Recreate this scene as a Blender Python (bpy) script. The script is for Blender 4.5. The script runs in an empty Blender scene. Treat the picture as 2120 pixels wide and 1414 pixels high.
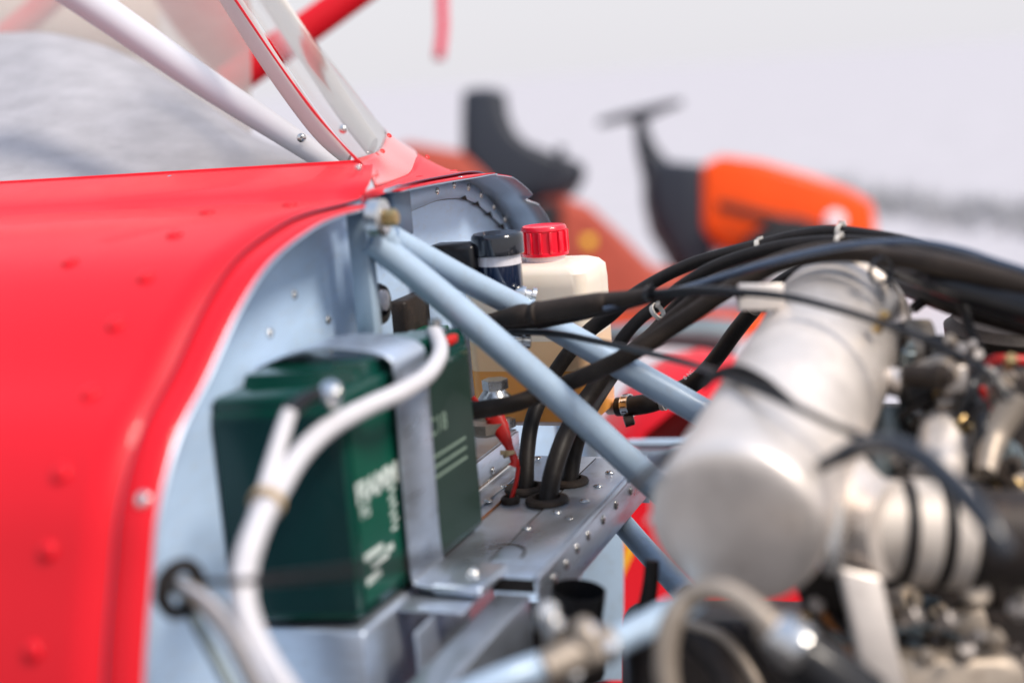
import bpy, bmesh, math, random
from mathutils import Vector, Matrix, Quaternion
random.seed(4)
sc = bpy.context.scene
R = math.radians

# ---------------------------------------------------------------- camera
LENS = 50.0
FP = 2120 * LENS / 36.0            # focal length in photo pixels
ROLL, PITCH, EYE = R(-4.5), R(10.5), 1.25
fwd = Vector((0, math.cos(PITCH), -math.sin(PITCH)))
r0 = Vector((1, 0, 0)); u0 = r0.cross(fwd)
RIGHT = r0 * math.cos(ROLL) + u0 * math.sin(ROLL)
UP = -r0 * math.sin(ROLL) + u0 * math.cos(ROLL)
CAM = Vector((0, 0, EYE))
cd = bpy.data.cameras.new('camera'); cam = bpy.data.objects.new('camera', cd)
sc.collection.objects.link(cam); sc.camera = cam
m = Matrix((RIGHT, UP, -fwd)).transposed().to_4x4(); m.translation = CAM
cam.matrix_world = m
cd.lens = LENS; cd.sensor_width = 36; cd.clip_start = 0.02; cd.clip_end = 3000
cd.dof.use_dof = True; cd.dof.focus_distance = 1.48; cd.dof.aperture_fstop = 1.75

# ---------------------------------------------------------------- sky, sun, exposure
SUN_EL, SUN_AZ = R(50), R(122)       # azimuth measured from +Y towards +X
w = bpy.data.worlds.new("World"); sc.world = w; w.use_nodes = True
nt = w.node_tree; nt.nodes.clear()
out = nt.nodes.new('ShaderNodeOutputWorld'); bg = nt.nodes.new('ShaderNodeBackground')
sky = nt.nodes.new('ShaderNodeTexSky'); sky.sky_type = 'NISHITA'; sky.sun_disc = False
sky.sun_elevation = SUN_EL; sky.sun_rotation = SUN_AZ; sky.dust_density = 3.0
# a bright veil of high cloud over the blue: pale at the horizon, brighter overhead
tc = nt.nodes.new('ShaderNodeTexCoord'); sep = nt.nodes.new('ShaderNodeSeparateXYZ')
nt.links.new(tc.outputs['Generated'], sep.inputs[0])
ramp = nt.nodes.new('ShaderNodeValToRGB')
ramp.color_ramp.elements[0].position = 0.0; ramp.color_ramp.elements[0].color = (0.80, 0.785, 0.825, 1)
e = ramp.color_ramp.elements.new(0.25); e.color = (0.82, 0.81, 0.84, 1)
ramp.color_ramp.elements[-1].position = 1.0; ramp.color_ramp.elements[-1].color = (0.52, 0.70, 1.05, 1)
nt.links.new(sep.outputs['Z'], ramp.inputs[0])
cloud = nt.nodes.new('ShaderNodeVectorMath'); cloud.operation = 'SCALE'; cloud.inputs[3].default_value = 11.4
nt.links.new(ramp.outputs[0], cloud.inputs[0])
mix = nt.nodes.new('ShaderNodeMix'); mix.data_type = 'RGBA'; mix.inputs[0].default_value = 0.86
nt.links.new(sky.outputs[0], mix.inputs[6]); nt.links.new(cloud.outputs[0], mix.inputs[7])
nt.links.new(mix.outputs[2], bg.inputs[0]); bg.inputs[1].default_value = 0.10
nt.links.new(bg.outputs[0], out.inputs[0])
sl = bpy.data.lights.new('sun', 'SUN'); so = bpy.data.objects.new('sun', sl); sc.collection.objects.link(so)
sl.energy = 3.6; sl.angle = R(16); sl.color = (1.0, 0.90, 0.79)
sdir = Vector((math.sin(SUN_AZ) * math.cos(SUN_EL), math.cos(SUN_AZ) * math.cos(SUN_EL), math.sin(SUN_EL)))
so.rotation_euler = sdir.to_track_quat('Z', 'Y').to_euler(); so.location = (3, 3, 6)
sc.view_settings.view_transform = 'Standard'; sc.view_settings.look = 'None'
sc.view_settings.exposure = 0.0; sc.view_settings.gamma = 1.0
sc.render.engine = 'CYCLES'
sc.cycles.use_denoising = True
sc.cycles.max_bounces = 8; sc.cycles.transparent_max_bounces = 12
sc.cycles.caustics_reflective = False; sc.cycles.caustics_refractive = False

# ---------------------------------------------------------------- placing
def ray(px, py): return fwd + RIGHT * ((px - 1060) / FP) - UP * ((py - 707) / FP)
DK = 1.0                            # builds the nearer engine group at its true distance and size
def P(px, py, d): return CAM + ray(px, py) * (d * DK)
def PZ(px, py, z):                  # z is relative to the eye
    r = ray(px, py); return CAM + r * (z / r.z)
TH = R(20.6)
AX = Vector((-0.224, 0.927, EYE))   # near edge of the cowl lip, aircraft origin
N = Vector((math.cos(TH), -math.sin(TH), 0)); S = Vector((math.sin(TH), math.cos(TH), 0)); Z = Vector((0, 0, 1))
def L(s, n, z): return AX + S * s + N * n + Z * z
def PN(px, py, n):
    r = ray(px, py); t = ((AX - CAM).dot(N) + n) / r.dot(N); return CAM + r * t
def SN(p): q = p - AX; return q.dot(S), q.dot(N), q.z
def pw(w, d): return w * d * DK / FP     # photo pixels to metres at depth d

# ---------------------------------------------------------------- materials
def mat(name, col, rough=.5, metal=0., coat=0., bump=0., bscale=60., var=0., vscale=8., trans=0., alpha=1., stretch=None, rvar=0., ior=1.45, speck=0., sub=0., dirt=None, spec=.5):
    m = bpy.data.materials.new(name); m.use_nodes = True
    t = m.node_tree; b = t.nodes['Principled BSDF']
    b.inputs['Base Color'].default_value = (*col, 1); b.inputs['Roughness'].default_value = rough
    b.inputs['Metallic'].default_value = metal; b.inputs['Coat Weight'].default_value = coat
    b.inputs['Coat Roughness'].default_value = .06; b.inputs['IOR'].default_value = ior
    b.inputs['Transmission Weight'].default_value = trans; b.inputs['Alpha'].default_value = alpha
    b.inputs['Specular IOR Level'].default_value = spec
    if sub: b.inputs['Subsurface Weight'].default_value = sub; b.inputs['Subsurface Radius'].default_value = (.02, .012, .006); b.inputs['Subsurface Scale'].default_value = 1.0
    co = t.nodes.new('ShaderNodeTexCoord'); mp = t.nodes.new('ShaderNodeMapping')
    t.links.new(co.outputs['Object'], mp.inputs[0])
    if stretch: mp.inputs['Scale'].default_value = stretch
    if var or rvar or dirt:
        nz = t.nodes.new('ShaderNodeTexNoise'); nz.inputs['Scale'].default_value = vscale; nz.inputs['Detail'].default_value = 6; nz.inputs['Roughness'].default_value = .65
        t.links.new(mp.outputs[0], nz.inputs['Vector'])
        last = None
        if var:
            mr = t.nodes.new('ShaderNodeMapRange'); mr.inputs[1].default_value = .3; mr.inputs[2].default_value = .7
            mr.inputs[3].default_value = 1 - var; mr.inputs[4].default_value = 1 + var
            t.links.new(nz.outputs[0], mr.inputs[0])
            vm = t.nodes.new('ShaderNodeVectorMath'); vm.operation = 'SCALE'; vm.inputs[0].default_value = col
            t.links.new(mr.outputs[0], vm.inputs[3]); t.links.new(vm.outputs[0], b.inputs['Base Color']); last = vm.outputs[0]
        if dirt:
            n2 = t.nodes.new('ShaderNodeTexNoise'); n2.inputs['Scale'].default_value = vscale * 3.1; n2.inputs['Detail'].default_value = 8; n2.inputs['Roughness'].default_value = .75
            t.links.new(mp.outputs[0], n2.inputs['Vector'])
            r2 = t.nodes.new('ShaderNodeMapRange'); r2.inputs[1].default_value = .52; r2.inputs[2].default_value = .75; r2.inputs[3].default_value = 0; r2.inputs[4].default_value = dirt[3]
            t.links.new(n2.outputs[0], r2.inputs[0])
            mx = t.nodes.new('ShaderNodeMix'); mx.data_type = 'RGBA'; t.links.new(r2.outputs[0], mx.inputs[0])
            if last: t.links.new(last, mx.inputs[6])
            else: mx.inputs[6].default_value = (*col, 1)
            mx.inputs[7].default_value = (*dirt[:3], 1); t.links.new(mx.outputs[2], b.inputs['Base Color'])
        if rvar:
            m3 = t.nodes.new('ShaderNodeMapRange'); m3.inputs[1].default_value = .3; m3.inputs[2].default_value = .7
            m3.inputs[3].default_value = max(.03, rough - rvar); m3.inputs[4].default_value = min(1, rough + rvar)
            t.links.new(nz.outputs[0], m3.inputs[0]); t.links.new(m3.outputs[0], b.inputs['Roughness'])
    if bump:
        nb = t.nodes.new('ShaderNodeTexNoise'); nb.inputs['Scale'].default_value = bscale; nb.inputs['Detail'].default_value = 5
        t.links.new(mp.outputs[0], nb.inputs['Vector'])
        bp = t.nodes.new('ShaderNodeBump'); bp.inputs['Strength'].default_value = bump; bp.inputs['Distance'].default_value = .002
        t.links.new(nb.outputs[0], bp.inputs['Height']); t.links.new(bp.outputs[0], b.inputs['Normal'])
    return m

M = dict(
    red=mat('red_paint', (.75, .009, .020), .42, coat=.12, bump=.16, bscale=9, var=.03, vscale=5, rvar=.04, spec=.22),
    redband=mat('red_under_perspex_sheen', (.92, .095, .085), .15, coat=.5, var=.05, vscale=12),  # lighter than the skin red, white reflections on the perspex put into the colour
    alu=mat('sheet_aluminium', (.66, .73, .83), .34, .85, bump=.10, bscale=40, var=.06, vscale=12, rvar=.10, stretch=(1, 1, 5), dirt=(.30, .22, .15, .35)),
    alu_in=mat('bare_aluminium_inside', (.46, .53, .62), .42, .7, var=.08, vscale=10, rvar=.1),
    fw=mat('pale_blue_grey_firewall', (.55, .73, .97), .40, .08, bump=.08, bscale=26, var=.06, vscale=14, rvar=.10, stretch=(1, 1, 3), dirt=(.50, .48, .45, .35)),
    mount=mat('blue_grey_powder_coat', (.40, .52, .65), .38, .05, coat=.2, bump=.06, bscale=160, var=.05, vscale=20, dirt=(.30, .29, .27, .35)),
    dkblue=mat('dark_steel_blue', (.10, .15, .22), .4, .3, var=.1, vscale=25),
    black=mat('black_rubber', (.018, .0145, .013), .5, bump=.12, bscale=220, var=.25, vscale=40, dirt=(.06, .045, .035, .30), spec=.28),
    rubberbrown=mat('dusty_rubber', (.036, .026, .020), .6, bump=.15, bscale=240, var=.25, vscale=30, dirt=(.08, .058, .042, .45), spec=.28),
    blacktubesky=mat('black_tube_sky_tint', (.035, .055, .095), .20, coat=.8, var=.2, vscale=30),  # black tube; blue of the reflected sky put into the base colour
    blackpl=mat('black_plastic', (.012, .012, .014), .30, coat=.2, bump=.08, bscale=200, var=.15, vscale=40, dirt=(.05, .04, .035, .3), spec=.28),
    white=mat('white_cable', (.64, .62, .64), .42, bump=.05, bscale=120, var=.03, vscale=20, dirt=(.50, .44, .38, .3)),
    whitetube=mat('white_tube_paint', (.64, .63, .66), .5, coat=.05, var=.03, vscale=6),
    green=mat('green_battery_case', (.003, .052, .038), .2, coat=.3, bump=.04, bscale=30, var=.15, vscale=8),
    greenshade=mat('shaded_green_battery_side', (.002, .030, .030), .26, coat=.3, var=.15, vscale=8),  # darker copy of the case green, shade of the left face painted in
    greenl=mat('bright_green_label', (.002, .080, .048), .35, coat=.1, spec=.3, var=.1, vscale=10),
    printdim=mat('faded_print', (.22, .30, .24), .5),
    print=mat('white_print', (.70, .78, .74), .5),
    cream=mat('cream_polyethylene', (.88, .76, .62), .38, sub=.12, bump=.05, bscale=30, var=.04, vscale=9, dirt=(.60, .42, .25, .22)),
    orangeliq=mat('amber_coolant_in_bottle', (.88, .36, .075), .34, sub=.12, coat=.2, var=.10, vscale=9),
    peachliq=mat('peach_tinted_bottle_wall', (.90, .58, .33), .34, sub=.12, var=.06, vscale=9),
    redcap=mat('red_plastic_cap', (.80, .008, .03), .26, coat=.4, sub=.0, var=.04, vscale=20),
    clear=mat('milky_clear_plastic', (.72, .68, .70), .2, coat=.5, var=.08, vscale=60),
    navy=mat('dark_fluid_in_reservoir', (.010, .018, .045), .12, coat=.8, var=.1, vscale=30),
    steel=mat('bright_steel', (.66, .65, .63), .24, 1., var=.1, vscale=30, rvar=.12, dirt=(.25, .18, .12, .3)),
    engsteel=mat('dull_engine_steel', (.40, .36, .33), .42, .9, var=.2, vscale=30, rvar=.12, dirt=(.10, .07, .05, .6)),
    brass=mat('brass', (.52, .36, .16), .34, 1., var=.12, vscale=30, dirt=(.2, .14, .08, .4)),
    airbox=mat('satin_aluminium', (.84, .755, .68), .44, .64, bump=.14, bscale=30, var=.12, vscale=10, rvar=.14, dirt=(.42, .34, .28, .45)),
    couplealu=mat('matte_duct_metal', (.60, .53, .46), .58, .35, bump=.15, bscale=50, var=.08, vscale=14, dirt=(.26, .20, .15, .5)),
    cast=mat('cast_aluminium', (.42, .35, .28), .5, .6, bump=.5, bscale=60, var=.12, vscale=16, dirt=(.20, .15, .11, .6)),
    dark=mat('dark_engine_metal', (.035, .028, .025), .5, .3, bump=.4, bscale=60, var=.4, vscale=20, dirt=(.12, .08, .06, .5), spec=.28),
    greygreen=mat('grey_green_metal', (.20, .24, .25), .42, .5, var=.1, vscale=20),
    rust=mat('heat_stained_metal', (.30, .11, .03), .5, .6, var=.3, vscale=20),
    tie=mat('natural_nylon_tie', (.66, .60, .52), .4, var=.05, vscale=60),
    tieold=mat('aged_nylon_tie', (.50, .36, .20), .45, var=.1, vscale=60),
    redwire=mat('red_insulation', (.60, .015, .010), .38, bump=.2, bscale=150, var=.15, vscale=30),
    fabric=mat('grey_felt', (.40, .39, .41), .85, bump=.5, bscale=400, var=.14, vscale=18, stretch=(1, 1, 3)),
    creamtrim=mat('cream_trim', (.80, .75, .68), .5, var=.05),
    tan=mat('beige_strip', (.60, .56, .52), .5, var=.05),
    orange=mat('orange_mower_paint', (.88, .08, .004), .45, coat=.08, var=.06, spec=.25),
    dullorange=mat('faded_red_orange_paint', (.42, .075, .045), .6, var=.1, spec=.3),
    seat=mat('black_vinyl', (.030, .034, .045), .45, bump=.2, bscale=100, spec=.28),
    yellow=mat('yellow_paint', (.90, .55, .03), .4),
    tyre=mat('tyre_rubber', (.02, .02, .022), .8, bump=.4, bscale=80),
    concrete=mat('pale_concrete', (.50, .475, .49), .85, bump=.4, bscale=30, var=.08, vscale=1.5, dirt=(.40, .38, .40, .35)),
    darkground=mat('added_ground_dark', (.075, .070, .068), .85, bump=.5, bscale=90, var=.2, vscale=6, dirt=(.14, .12, .10, .5)),  # for the added sheet that darkens light bounced off the ground
    foliage=mat('hazy_grey_green_leaves', (.42, .42, .43), .9, var=.3, vscale=2),
    interior=mat('beige_lining', (.75, .66, .58), .8, bump=.2, bscale=100),
)
def glass_mat(name, tint, haze):
    m = bpy.data.materials.new(name); m.use_nodes = True; t = m.node_tree; t.nodes.clear()
    o = t.nodes.new('ShaderNodeOutputMaterial'); tr = t.nodes.new('ShaderNodeBsdfTransparent'); tr.inputs[0].default_value = (*tint, 1)
    df = t.nodes.new('ShaderNodeBsdfTranslucent'); df.inputs[0].default_value = (.92, .88, .84, 1)
    d2 = t.nodes.new('ShaderNodeBsdfDiffuse'); d2.inputs[0].default_value = (.90, .86, .82, 1)
    md = t.nodes.new('ShaderNodeMixShader'); md.inputs[0].default_value = .5
    t.links.new(df.outputs[0], md.inputs[1]); t.links.new(d2.outputs[0], md.inputs[2])
    gl = t.nodes.new('ShaderNodeBsdfGlossy'); gl.inputs['Roughness'].default_value = .06
    m1 = t.nodes.new('ShaderNodeMixShader'); m1.inputs[0].default_value = haze
    nz = t.nodes.new('ShaderNodeTexNoise'); nz.inputs['Scale'].default_value = 9; nz.inputs['Detail'].default_value = 5
    mr = t.nodes.new('ShaderNodeMapRange'); mr.inputs[3].default_value = haze * .8; mr.inputs[4].default_value = haze * 1.2
    t.links.new(nz.outputs[0], mr.inputs[0]); t.links.new(mr.outputs[0], m1.inputs[0])
    m2 = t.nodes.new('ShaderNodeMixShader'); lw = t.nodes.new('ShaderNodeLayerWeight'); lw.inputs[0].default_value = .5
    pwn = t.nodes.new('ShaderNodeMath'); pwn.operation = 'POWER'; pwn.inputs[1].default_value = 4.0; t.links.new(lw.outputs['Facing'], pwn.inputs[0])
    fr = t.nodes.new('ShaderNodeMapRange'); fr.inputs[3].default_value = .04; fr.inputs[4].default_value = .7; t.links.new(pwn.outputs[0], fr.inputs[0])
    t.links.new(tr.outputs[0], m1.inputs[1]); t.links.new(md.outputs[0], m1.inputs[2])
    t.links.new(fr.outputs[0], m2.inputs[0]); t.links.new(m1.outputs[0], m2.inputs[1]); t.links.new(gl.outputs[0], m2.inputs[2])
    t.links.new(m2.outputs[0], o.inputs[0]); return m
M['perspex'] = glass_mat('clear_perspex', (.98, .97, .955), .12)
M['perspexfar'] = glass_mat('hazy_perspex', (.96, .93, .90), .34)

# ---------------------------------------------------------------- builders
def link(name, me, mt, parent=None, smooth=True):
    ob = bpy.data.objects.new(name, me); sc.collection.objects.link(ob)
    for q in (mt if isinstance(mt, (list, tuple)) else [mt]): me.materials.append(M[q] if isinstance(q, str) else q)
    if smooth:
        for p in me.polygons: p.use_smooth = True
        if hasattr(me, 'set_sharp_from_angle'): me.set_sharp_from_angle(angle=R(38))
    if parent: ob.parent = parent; ob.matrix_parent_inverse = Matrix.Translation(-parent.location)
    return ob
def tag(o, label, cat, group=None, kind=None):
    o['label'] = label; o['category'] = cat
    if group: o['group'] = group
    if kind: o['kind'] = kind
    return o
def thing(name, label, cat, loc, group=None):
    o = bpy.data.objects.new(name, None); sc.collection.objects.link(o); o.location = loc
    o.empty_display_size = .02
    return tag(o, label, cat, group)
def recenter(me, c):
    me.transform(Matrix.Translation(-c))
def mesh(name, vs, fs, mt, parent=None, smooth=True, midx=None):
    me = bpy.data.meshes.new(name); me.from_pydata([tuple(v) for v in vs], [], fs)
    bm = bmesh.new(); bm.from_mesh(me); bmesh.ops.recalc_face_normals(bm, faces=bm.faces); bm.to_mesh(me); bm.free()
    if midx:
        for p, i in zip(me.polygons, midx): p.material_index = i
    ob = None
    if parent is None:
        c = sum((Vector(v) for v in vs), Vector()) / len(vs); recenter(me, c); ob = link(name, me, mt, None, smooth); ob.location = c
    else: ob = link(name, me, mt, parent, smooth)
    return ob
def catmull(pts, k):
    n = len(pts); res = []
    for i in range(n - 1):
        p0, p1, p2, p3 = pts[max(i - 1, 0)], pts[i], pts[i + 1], pts[min(i + 2, n - 1)]
        for j in range(k):
            t = j / k; t2 = t * t; t3 = t2 * t
            res.append(tuple(.5 * ((2 * b) + (-a + c) * t + (2 * a - 5 * b + 4 * c - d) * t2 + (-a + 3 * b - 3 * c + d) * t3) for a, b, c, d in zip(p0, p1, p2, p3)))
    res.append(tuple(pts[-1])); return res
def sweep(name, path, rads, mt, parent=None, seg=14, caps=True, flat=1.0, lump=0.):
    path = [Vector(p) for p in path]; n = len(path)
    vs, fs = [], []
    T = [(path[min(i + 1, n - 1)] - path[max(i - 1, 0)]).normalized() for i in range(n)]
    a = Vector((0, 0, 1)) if abs(T[0].z) < .9 else Vector((1, 0, 0))
    u = (a - T[0] * a.dot(T[0])).normalized()
    for i in range(n):
        if i: u = (u - T[i] * u.dot(T[i])).normalized()
        v = T[i].cross(u)
        for j in range(seg):
            an = 2 * math.pi * j / seg; rr = rads[i] * (1 + random.uniform(-lump, lump))
            vs.append(path[i] + u * math.cos(an) * rr + v * math.sin(an) * rr * flat)
    for i in range(n - 1):
        for j in range(seg):
            k = (j + 1) % seg; fs.append((i * seg + j, i * seg + k, (i + 1) * seg + k, (i + 1) * seg + j))
    if caps: fs.append(tuple(range(seg))[::-1]); fs.append(tuple((n - 1) * seg + j for j in range(seg)))
    return mesh(name, vs, fs, mt, parent)
def TP(name, pts, mt, parent=None, k=8, seg=14, lump=0., flat=1.):
    """tube through (px, py, depth, width in px)"""
    q = []
    for x, y, d, wd in pts: q.append((*P(x, y, d), pw(wd, d) / 2))
    c = catmull(q, k) if len(q) > 2 else catmull(q, 3)
    return sweep(name, [Vector(a[:3]) for a in c], [a[3] for a in c], mt, parent, seg, lump=lump, flat=flat)
def lathe(name, p0, axis, prof, mt, parent=None, seg=32, rib=None, close=True):
    """prof: (distance along axis, radius)"""
    axis = axis.normalized(); a = Vector((0, 0, 1)) if abs(axis.z) < .9 else Vector((1, 0, 0))
    u = (a - axis * a.dot(axis)).normalized(); v = axis.cross(u); vs = []; fs = []; prof = [(t * DK, q * DK) for t, q in prof]
    for t, r in prof:
        for j in range(seg):
            an = 2 * math.pi * j / seg; rr = r
            if rib and rib[0] <= t <= rib[1] and j % rib[3] == 0: rr = r + rib[2]
            vs.append(p0 + axis * t + u * math.cos(an) * rr + v * math.sin(an) * rr)
    n = len(prof)
    for i in range(n - 1):
        for j in range(seg):
            k = (j + 1) % seg; fs.append((i * seg + j, i * seg + k, (i + 1) * seg + k, (i + 1) * seg + j))
    if close: fs.append(tuple(range(seg))[::-1]); fs.append(tuple((n - 1) * seg + j for j in range(seg)))
    return mesh(name, vs, fs, mt, parent)
def band(name, p, axis, r, wd, mt, parent=None, th=.0009, seg=22, head=True, hd=None):
    """a cable tie / clamp round a hose"""
    axis = axis.normalized()
    ob = lathe(name, p - axis * wd / 2, axis, [(0, r), (0, r + th), (wd, r + th), (wd, r), (0, r)], mt, parent, seg, close=False)
    return ob
def box(name, c, ax, ay, az, hx, hy, hz, mt, parent=None, bev=.0, taper=1., segs=2):
    vs = []; hx, hy, hz, bev = hx * DK, hy * DK, hz * DK, bev * DK
    for k in (-1, 1):
        f = taper if k > 0 else 1.
        for i, j in ((-1, -1), (1, -1), (1, 1), (-1, 1)): vs.append(c + ax * hx * i * f + ay * hy * j * f + az * hz * k)
    fs = [(3, 2, 1, 0), (4, 5, 6, 7), (0, 1, 5, 4), (1, 2, 6, 5), (2, 3, 7, 6), (3, 0, 4, 7)]
    ob = mesh(name, vs, fs, mt, parent)
    if bev:
        bm = bmesh.new(); bm.from_mesh(ob.data)
        bmesh.ops.bevel(bm, geom=bm.edges[:], offset=bev, segments=segs, affect='EDGES', profile=.5)
        bm.to_mesh(ob.data); bm.free()
        for p in ob.data.polygons: p.use_smooth = True
        ob.data.set_sharp_from_angle(angle=R(50))
    return ob
def abox(name, s0, s1, n0, n1, z0, z1, mt, parent=None, bev=0., taper=1., segs=2):
    return box(name, L((s0 + s1) / 2, (n0 + n1) / 2, (z0 + z1) / 2), S, N, Z, (s1 - s0) / 2, (n1 - n0) / 2, (z1 - z0) / 2, mt, parent, bev, taper, segs)
def grid(name, rows, mt, parent=None, th=0., inner=None):
    nr, ncol = len(rows), len(rows[0]); vs = [v for r in rows for v in r]; fs = []
    for i in range(nr - 1):
        for j in range(ncol - 1): fs.append((i * ncol + j, i * ncol + j + 1, (i + 1) * ncol + j + 1, (i + 1) * ncol + j))
    ob = mesh(name, vs, fs, mt, parent)
    if inner:                # outward normals, second shell in the lining material
        me = ob.data; me.materials.append(M[inner])
        if sum((Z - S * .6).dot(p.normal) * p.area for p in me.polygons) < 0: me.flip_normals()
    if th:
        md = ob.modifiers.new('thickness', 'SOLIDIFY'); md.thickness = th; md.offset = -1 if inner else 0; md.use_rim = True
        if inner: md.material_offset = 1
    return ob
def plate(name, pts, nrm, th, mt, parent=None, bev=0.):
    n = len(pts); d = nrm.normalized() * th; vs = list(pts) + [p - d for p in pts]
    fs = [tuple(range(n)), tuple(range(2 * n - 1, n - 1, -1))] + [(i, (i + 1) % n, n + (i + 1) % n, n + i) for i in range(n)]
    return mesh(name, vs, fs, mt, parent)
_riv = {}
def rivet(name, p, nrm, r, mt, parent, dimple=True, h=.35):
    """domed rivet with a small drive hole; meshes are shared"""
    key = (round(r, 5), mt, dimple, h)
    if key not in _riv:
        prof = [(0, r), (r * h * .45, r * .93), (r * h * .85, r * .62), (r * h, r * .34)] + ([(r * h, r * .26), (r * h * .3, r * .2)] if dimple else [])
        seg = 12; vs, fs = [], []
        for t, q in prof:
            for j in range(seg): vs.append((math.cos(j * math.tau / seg) * q, math.sin(j * math.tau / seg) * q, t))
        for i in range(len(prof) - 1):
            for j in range(seg): k = (j + 1) % seg; fs.append((i * seg + j, i * seg + k, (i + 1) * seg + k, (i + 1) * seg + j))
        fs.append(tuple((len(prof) - 1) * seg + j for j in range(seg)))
        me = bpy.data.meshes.new(name); me.from_pydata(vs, [], fs); me.materials.append(M[mt])
        for q in me.polygons: q.use_smooth = True
        _riv[key] = me
    ob = bpy.data.objects.new(name, _riv[key]); sc.collection.objects.link(ob)
    ob.parent = parent; ob.matrix_parent_inverse = Matrix.Translation(-parent.location)
    ob.rotation_mode = 'QUATERNION'; ob.rotation_quaternion = nrm.to_track_quat('Z', 'Y'); ob.location = p
    return ob
def hexbolt(name, p, ax, r, h, mt, parent, washer=None):
    b = lathe(name, p, ax, [(0, r), (h * .8, r), (h, r * .86)], mt, parent, seg=6)
    if washer: lathe('washer', p - ax.normalized() * .0005, ax, [(0, washer), (.0016, washer)], 'steel', parent, seg=20)
    return b
def text(name, s, p, xdir, ydir, size, mt, parent, ext=.0003, bold=0.):
    c = bpy.data.curves.new(name, 'FONT'); c.body = s; c.size = size; c.extrude = ext; c.align_x = 'LEFT'; c.resolution_u = 3; c.offset = size * bold
    o = bpy.data.objects.new(name, c); sc.collection.objects.link(o)
    dg = bpy.context.evaluated_depsgraph_get(); me = bpy.data.meshes.new_from_object(o.evaluated_get(dg)); bpy.data.objects.remove(o)
    me.materials.clear()
    x = xdir.normalized(); y = (ydir - x * ydir.dot(x)).normalized(); z = x.cross(y)
    mm = Matrix((x, y, z)).transposed().to_4x4(); mm.translation = p; me.transform(mm)
    return link(name, me, mt, parent, smooth=False)
def loft(name, rings, mt, parent=None, caps=True):
    n = len(rings[0]); vs = [v for r in rings for v in r]; fs = []
    for i in range(len(rings) - 1):
        for j in range(n): k = (j + 1) % n; fs.append((i * n + j, i * n + k, (i + 1) * n + k, (i + 1) * n + j))
    if caps: fs.append(tuple(range(n))[::-1]); fs.append(tuple((len(rings) - 1) * n + j for j in range(n)))
    return mesh(name, vs, fs, mt, parent)
def rr(c, a, b, ha, hb, rad, k=4):
    res = []
    for (sa, sb, st) in ((1, 1, 0), (-1, 1, 90), (-1, -1, 180), (1, -1, 270)):
        for j in range(k + 1):
            an = R(st + 90 * j / k); res.append(c + a * (sa * (ha - rad) + math.cos(an) * rad) + b * (sb * (hb - rad) + math.sin(an) * rad))
    return res
def lerp(a, b, t): return a + (b - a) * t

# ================================================================ SETTING
ground = mesh('ground', [(-800, -50, 0), (800, -50, 0), (800, 1500, 0), (-800, 1500, 0)], [(0, 1, 2, 3)], 'concrete', smooth=False)
ground['kind'] = 'structure'
apron = mesh('added_dark_ground', [(-14, -14, .004), (14, -14, .004), (14, 3.3, .004), (-14, 4.1, .004)], [(0, 1, 2, 3)], 'darkground', smooth=False)  # added dark sheet, mostly out of view, cuts ground bounce to deepen shade
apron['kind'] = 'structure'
# low grey scrub standing on the pale apron at the right
g1 = PZ(2120, 436, -EYE); g2 = PZ(900, 282, -EYE); wd_ = (g2 - g1).normalized(); wn_ = Vector((wd_.y, -wd_.x, 0))
if wn_.dot(CAM - g1) < 0: wn_ = -wn_
vs, fs = [], []
for i in range(700):
    t = random.uniform(-3, 5.2); c_ = g1 + wd_ * t + wn_ * random.uniform(.1, .9)
    hgt = .20 * min(1., (5.4 - t) / 2.5) * random.uniform(.3, 1.); b0 = len(vs)
    for a_i in range(3):
        an = random.uniform(0, 6.28); lx = random.uniform(.03, .12)
        q = Vector((c_.x, c_.y, 0)); vs += [q, q + Vector((math.cos(an) * .03, math.sin(an) * .03, 0)), q + Vector((math.cos(an) * lx, math.sin(an) * lx, hgt))]
        fs.append((b0 + a_i * 3, b0 + a_i * 3 + 1, b0 + a_i * 3 + 2))
tl = mesh('grass', vs, fs, 'foliage', smooth=False); tag(tl, 'dry grey grass on the pale apron at the far right', 'grass', kind='stuff')

# ================================================================ AIRPLANE
plane = thing('airplane', 'red light airplane with its engine cowling removed and pale blue grey firewall', 'airplane', L(.55, -.3, -.6))
LIP = [(288, 2100), (292, 1750), (300, 1414), (315, 1200), (330, 1050), (370, 900), (430, 780), (495, 640), (560, 540), (640, 475), (700, 445), (790, 421), (890, 386), (980, 366), (1045, 359), (1090, 388), (1114, 421), (1140, 462)]
ARCH = [SN(PN(x, y, 0)) for x, y in LIP]; ARCH = [(a[0], a[2]) for a in ARCH]
es, ez = ARCH[-1]
ARCH += [(es + .055, ez - .055), (es + .095, ez - .12), (es + .115, ez - .20), (es + .125, ez - .36), (es + .125, ez - .55)]
arch = catmull(ARCH, 10)
def near_idx(x, y, n=0.):
    # arch sample that projects closest to this spot of the photograph
    best = None
    for i in range(len(arch)):
        v = L(arch[i][0], n, arch[i][1]) - CAM; d = v.dot(fwd)
        e = (1060 + v.dot(RIGHT) / d * FP - x) ** 2 + (707 - v.dot(UP) / d * FP - y) ** 2
        if best is None or e < best[0]: best = (e, i)
    return best[1]
def anorm(i):
    a = arch[max(i - 1, 0)]; b = arch[min(i + 1, len(arch) - 1)]
    t = Vector((b[0] - a[0], b[1] - a[1])).normalized(); return Vector((-t.y, t.x))
def apt(i, n, off=0.):
    q = anorm(i); return L(arch[i][0] + q.x * off, n, arch[i][1] + q.y * off)
NA = len(arch)
i_bolt0, i_bolt1 = near_idx(792, 421), near_idx(866, 392)
inotch = [near_idx(1043, 360), near_idx(1107, 412)]
# firewall panel
fpts = [apt(i, -.055, -.0035) for i in range(0, NA, 2)]
plate('firewall', fpts, N, .0015, 'fw', plane)
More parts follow.
